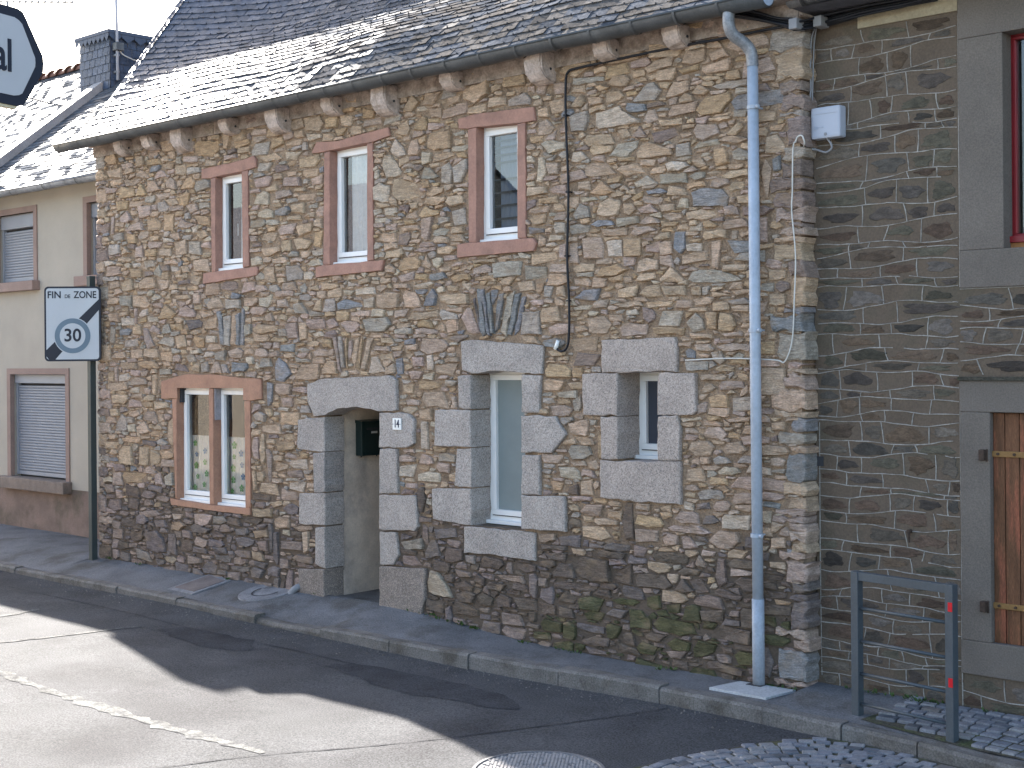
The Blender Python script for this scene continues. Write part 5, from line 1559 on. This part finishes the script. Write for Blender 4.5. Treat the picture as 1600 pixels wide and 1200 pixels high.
# ribbon pointing and the stones that show between it
ptm = MB()
def ribbon(pts, w=.0042, h=.005):
    P = smooth_path([(x, 0, z) for x, z in pts], 3); v = []; f = []
    for i, p in enumerate(P):
        t = (P[min(i+1, len(P)-1)]-P[max(i-1, 0)]).normalized(); nn = Vector((-t.z, 0, t.x)); ww = w*random.uniform(.6, 1.25)
        a, b = p+nn*ww, p-nn*ww
        v += [(a.x, YR+.002, a.z), (a.x-nn.x*.002, YR-h, a.z-nn.z*.002), (b.x+nn.x*.002, YR-h, b.z+nn.z*.002), (b.x, YR+.002, b.z)]
    for i in range(len(P)-1):
        for j in range(3): f.append((i*4+j, (i+1)*4+j, (i+1)*4+j+1, i*4+j+1))
    ptm.add(v, f)
RC = [(.125, .09, .065), (.085, .070, .060), (.13, .112, .098), (.11, .075, .055), (.105, .095, .07), (.09, .08, .068), (.125, .088, .06), (.125, .105, .084), (.14, .118, .096)]
rs = []
def blob(cx, cz, w, h):
    n = 18; P = []
    ph = random.uniform(0, 6); e = random.uniform(2.0, 3.2)
    for k in range(n):
        a = 2*math.pi*k/n; c, s = math.cos(a), math.sin(a); q = (abs(c)**e+abs(s)**e)**(-1/e)
        rr = q*(1+.15*math.sin(3*a+ph)+.08*math.sin(5*a+ph*2)+random.uniform(-.16, .12)); P.append((cx+w/2*rr*c, cz+h/2*rr*s))
    return P
def courses(x0, x1, z0, z1):
    zs = [z0]
    while zs[-1] < z1-.06: zs.append(min(z1, zs[-1]+random.choice([.06, .085, .10, .115, .14])))
    zs[-1] = z1
    ph = [random.uniform(0, 6) for _ in zs]
    def zl(i, x):
        if i == 0 or i == len(zs)-1: return zs[i]
        return zs[i]+.018*math.sin(x*4.2+ph[i])+.010*math.sin(x*9+ph[i]*2)+.012*math.sin(x*2.1)
    for i in range(len(zs)-1):
        if i > 0:
            a = x0+.01
            while a < x1-.05:
                b = min(x1, a+random.uniform(.5, 1.3)); n = max(2, int((b-a)/.08)); ribbon([(lerp(a, b, k/n), zl(i, lerp(a, b, k/n))+random.uniform(-.004, .004)) for k in range(n+1)]); a = b+(random.uniform(.02, .15) if random.random() < .3 else 0)
        x = x0
        while x < x1-.06:
            w = random.uniform(.14, .42)
            if x+w > x1-.08: w = x1-x
            h0 = zl(i+1, x+w/2)-zl(i, x+w/2)
            if x+w < x1-.01:
                sl_ = random.gauss(0, .015); ribbon([(x+w, zl(i, x+w)), (x+w+sl_*.5+random.uniform(-.006, .006), (zl(i, x+w)+zl(i+1, x+w))/2), (x+w+sl_, zl(i+1, x+w+sl_))])
            q = random.random()
            if q < .88:
                bw, bh = w*random.uniform(.66, .95), h0*random.uniform(.52, .88)
                rs.append((blob(x+w/2+random.uniform(-.02, .02), zl(i, x+w/2)+h0*random.uniform(.42, .58), bw, bh), random.choice(RC)))
            x += w
courses(-.07, 1.058, .04, 4.89); courses(1.06, 3.2, 2.36, 2.95); courses(1.06, 3.2, .03, .27)
ribbon([(1.066, .05), (1.062, .6), (1.066, 1.2), (1.063, 1.8), (1.064, 2.3)]); ribbon([(1.070, 2.97), (1.071, 3.6), (1.070, 4.3), (1.071, 4.88)]); ribbon([(1.07, 2.957), (2, 2.956), (3, 2.957)])
ribbon([(-.05, .1), (-.056, 1.0), (-.052, 2.0)], .004)
ptm.build('ribbon_pointing', M['point'], rwall)
for P, c in rs:
    n = len(P); cen = np.mean(P, 0); c = np.array(c)*random.choice([.55, .7, .8, .9, 1.0, 1.05, 1.1])
    v = [(x, YR+.004, z) for x, z in P]+[(cen[0]+(x-cen[0])*.86, YR-random.uniform(.002, .006), cen[1]+(z-cen[1])*.86) for x, z in P]+[(cen[0], YR-.005, cen[1])]
    obj('stone', v, [(i, (i+1) % n, n+(i+1) % n, n+i) for i in range(n)]+[(n+i, n+(i+1) % n, 2*n) for i in range(n)], M['rstone'], rwall, col=c)

# ================================================================ BARRIER
b0, b1 = Vector((.53, -.334, 0)), Vector((1.285, -.45, 0)); bd_ = (b1-b0).normalized(); bn = Vector((bd_.y, -bd_.x, 0))
br = empty('barrier', (b0+b1)/2); tag(br, 'grey metal pavement barrier with thin rails and red reflectors', 'barrier')
def obox(name, c, hx, hy, z0, z1, mat, parent, bevel=.003):
    m = MB(); v = []
    for z in (z0, z1):
        for sx, sy in ((-1, -1), (1, -1), (1, 1), (-1, 1)): q = c+bd_*hx*sx+bn*hy*sy; v.append((q.x, q.y, z))
    m.add(v, [(0,3,2,1),(4,5,6,7),(0,1,5,4),(1,2,6,5),(2,3,7,6),(3,0,4,7)]); return m.build(name, mat, parent, bevel=bevel)
for b in (b0, b1):
    po = obox('post', b, .030, .030, -.06, .995, M['steel'], br)
    if b is b1:
        for z in (.85, .355): obox('reflector', b+bn*.031+bd_*.012, .016, .0025, z-.03, z+.03, M['red'], po, 0)
obox('top_rail', (b0+b1)/2, (b1-b0).length/2-.028, .024, .935, .993, M['steel'], br)
for z in (.74, .51, .285, .075):
    m = MB(); m.tube([b0+Vector((0, 0, z)), b1+Vector((0, 0, z))], .0115, 8); m.build('rail', M['steel'], br, smooth=True)
# ================================================================ COVERS, SLAB, PIPE END
def disc(cx, cy, r, z0, z1, n=48): return [(cx+r*math.cos(6.28318*k/n), cy+r*math.sin(6.28318*k/n), z) for z in (z0, z1) for k in range(n)], [tuple(range(n, 2*n))]+[(k, (k+1) % n, n+(k+1) % n, n+k) for k in range(n)]
def pz(X, Y): return lerp(kerbz(X)-.004, wallz(X), (Y-kerby(X)-.10)/(wally(X)-kerby(X)-.10))
cx, cy = -6.43, -.165; z = pz(cx, cy); m = MB(); dv, df = disc(cx, cy, .30, -.05, .012); m.add([(x, y, pz(x, y)+q) for x, y, q in dv], df); mh = m.build('manhole_cover', M['lid'], None, bevel=.004); tag(mh, 'round concrete manhole cover set in the pavement near the door', 'manhole cover')
m = MB(); v = []; f = []
for k in range(33):
    a = math.pi*(.9+1.15*k/32); v += [(cx+rr*math.cos(a), cy+rr*math.sin(a), pz(cx+rr*math.cos(a), cy+rr*math.sin(a))+.0135) for rr in (.145, .165)]
for k in range(32): f.append((2*k, 2*k+2, 2*k+3, 2*k+1))
m.add(v, f); m.build('groove', M['dark'], mh)
P = [Vector(onZ(*q, .01)) for q in ((262, 922), (330, 912), (361, 921), (300, 930))]; c = sum(P, Vector())/4
m = MB(); n4 = [(p.x, p.y, pz(p.x, p.y)+.010) for p in P]+[(p.x, p.y, pz(p.x, p.y)-.04) for p in P]; m.add(n4, [(0, 1, 2, 3)]+[(i, (i+1) % 4, 4+(i+1) % 4, 4+i) for i in range(4)]); sq = m.build('inspection_cover', M['lid'], None); tag(sq, 'square inspection cover in the pavement below the twin window', 'inspection cover')
q4 = [c+(p-c)*.78 for p in P]; m = MB(); m.add([(p.x, p.y, pz(p.x, p.y)+.015) for p in q4]+[(p.x, p.y, pz(p.x, p.y)+.007) for p in q4], [(0, 1, 2, 3)]+[(i, (i+1) % 4, 4+(i+1) % 4, 4+i) for i in range(4)]); m.build('plate', mk('rusty_plate', (.17, .14, .13), var=.25, vs=6), sq)
cx, cy = -.52, -2.50; z = rz(cx, cy); m = MB(); m.add(*disc(cx, cy, .43, z-.04, z+.006)); rl = m.build('drain_cover', M['iron'], None); tag(rl, 'round cast iron cover with raised pads in the roadway', 'drain cover')
m = MB()
for i in range(-14, 15):
    for j in range(-20, 21):
        x, y = i*.030+(.015 if j % 2 else 0), j*.020
        if math.hypot(x, y) < .38 and random.random() < .9:
            a, b = .0115*random.uniform(.7, 1.1), .0062; m.box(cx+x-a, cx+x+a, cy+y-b, cy+y+b, z+.004, z+.014)
m.build('raised_pads', mk('worn_iron', (.30, .29, .29), rough=.5, var=.2, vs=20, bump=.1), rl, kind='stuff')
m = MB(); v = []; f = []
for k in range(48):
    a = 6.28318*k/48; v += [(cx+rr*math.cos(a), cy+rr*math.sin(a), z+h) for rr, h in ((.40, .006), (.405, .013), (.425, .013), (.432, .002))]
for k in range(48):
    for j in range(3): f.append((4*k+j, 4*((k+1) % 48)+j, 4*((k+1) % 48)+j+1, 4*k+j+1))
m.add(v, f); m.build('rim', M['iron'], rl)
P = [(-.68, -.40), (-.62, -.075), (-.14, -.05), (-.18, -.40)]; zz = .012
m = MB(); m.add([(x, y, zz) for x, y in P]+[(x, y, zz-.05) for x, y in P], [(0, 1, 2, 3)]+[(i, (i+1) % 4, 4+(i+1) % 4, 4+i) for i in range(4)]); slb = m.build('drain_slab', M['slab'], None, bevel=.004); tag(slb, 'pale concrete slab under the foot of the blue downpipe', 'slab')
box('opening', -.52, -.39, -.15, -.05, zz-.01, zz+.003, M['dark'], slb)
pe = onY(459, 926, -.05); m = MB(); m.tube(smooth_path([(pe[0]+.05, .02, pe[2]+.07), (pe[0]+.045, -.05, pe[2]+.055), (pe[0]+.01, -.085, pe[2]+.01), (pe[0], -.10, pe[2]-.03)], 4), .035, 12)
tag(m.build('drain_spout', M['cableg'], None, smooth=True), 'short grey pipe elbow sticking out at the foot of the wall', 'pipe')
# weeds at the wall foot
wm_ = MB()
for i in range(46):
    x = random.choice([random.uniform(-4, -.1), random.uniform(-9.8, -.1), random.uniform(.1, 1.4), random.uniform(-.5, -.08)]); y = (wally(x)-.05)-abs(random.gauss(0, .03)); z0 = wallz(x)-.005
    for k in range(random.randint(5, 11)):
        a = random.uniform(0, 6.3); L = random.uniform(.018, .055); w = L*.22; d = Vector((math.cos(a), math.sin(a)*.7, random.uniform(.5, 1.4))).normalized()*L; s = Vector((-math.sin(a), math.cos(a), 0))*w; p = Vector((x+random.gauss(0, .025), y+random.gauss(0, .012), z0))
        wm_.add([p, p+d*.5+s, p+d, p+d*.5-s], [(0, 1, 2, 3)])
tag(wm_.build('weeds', M['leaf'], None, fix=False), 'tufts of small green weeds along the wall foot', 'weeds', kind='stuff')
# ================================================================ HOUSES ACROSS THE STREET (seen in the window panes)
def opposite(x0, x1, yw, h, mat, label, pitch=.62, blank=False):
    e = empty('street_house', ((x0+x1)/2, yw, 0)); tag(e, label, 'house')
    n = max(2, int((x1-x0)/2.6)); ops = []
    for i in range(0 if blank else n):
        xc = lerp(x0, x1, (i+.5)/n); ops += [(xc-.5, xc+.5, .9 if i % 3 else -.05, 2.3)]
    w = wallwith(x0, x1, yw-.4, yw, -.2, h, ops, mat, e)
    for o in ops:
        f = box('window', o[0], o[1], yw-.22, yw-.16, o[2], o[3], M['white'], e); box('pane', o[0]+.08, o[1]-.08, yw-.158, yw-.152, o[2]+.08, o[3]-.08, M['dark'], f)
    yr_ = yw-3.2; zr = h+3.3*pitch
    m = MB(); m.add([(x0-.1, yw+.25, h-.05), (x1+.1, yw+.25, h-.05), (x1+.1, yr_, zr), (x0-.1, yr_, zr), (x1+.1, yw-6.6, h-.05), (x0-.1, yw-6.6, h-.05)], [(0, 1, 2, 3), (3, 2, 4, 5)]); m.build('roof', M['slatesheet'], e)
    m = MB(); m.box(x0, x0+.3, yw-6.3, yw-.401, -.2, h); m.box(x1-.3, x1, yw-6.3, yw-.401, -.2, h); m.add([(x0+.02, yw, h), (x0+.02, yw-6.4, h), (x0+.02, yr_, zr-.05)], [(0, 1, 2)]); m.add([(x1-.02, yw, h), (x1-.02, yw-6.4, h), (x1-.02, yr_, zr-.05)], [(0, 1, 2)]); m.build('side_walls', mat, e)
opposite(-33, -24.2, -10.8, 4.7, M['tan'], 'tan rendered house across the street reflected in the panes')
opposite(-24, -17.0, -10.8, 4.9, M['cream'], 'cream rendered house across the street with slate roof', blank=True)
opposite(-16.8, -4.0, -10.8, 3.3, M['tan'], 'sunlit rendered house opposite the granite doorway', .42)
print('objects', len(bpy.data.objects))
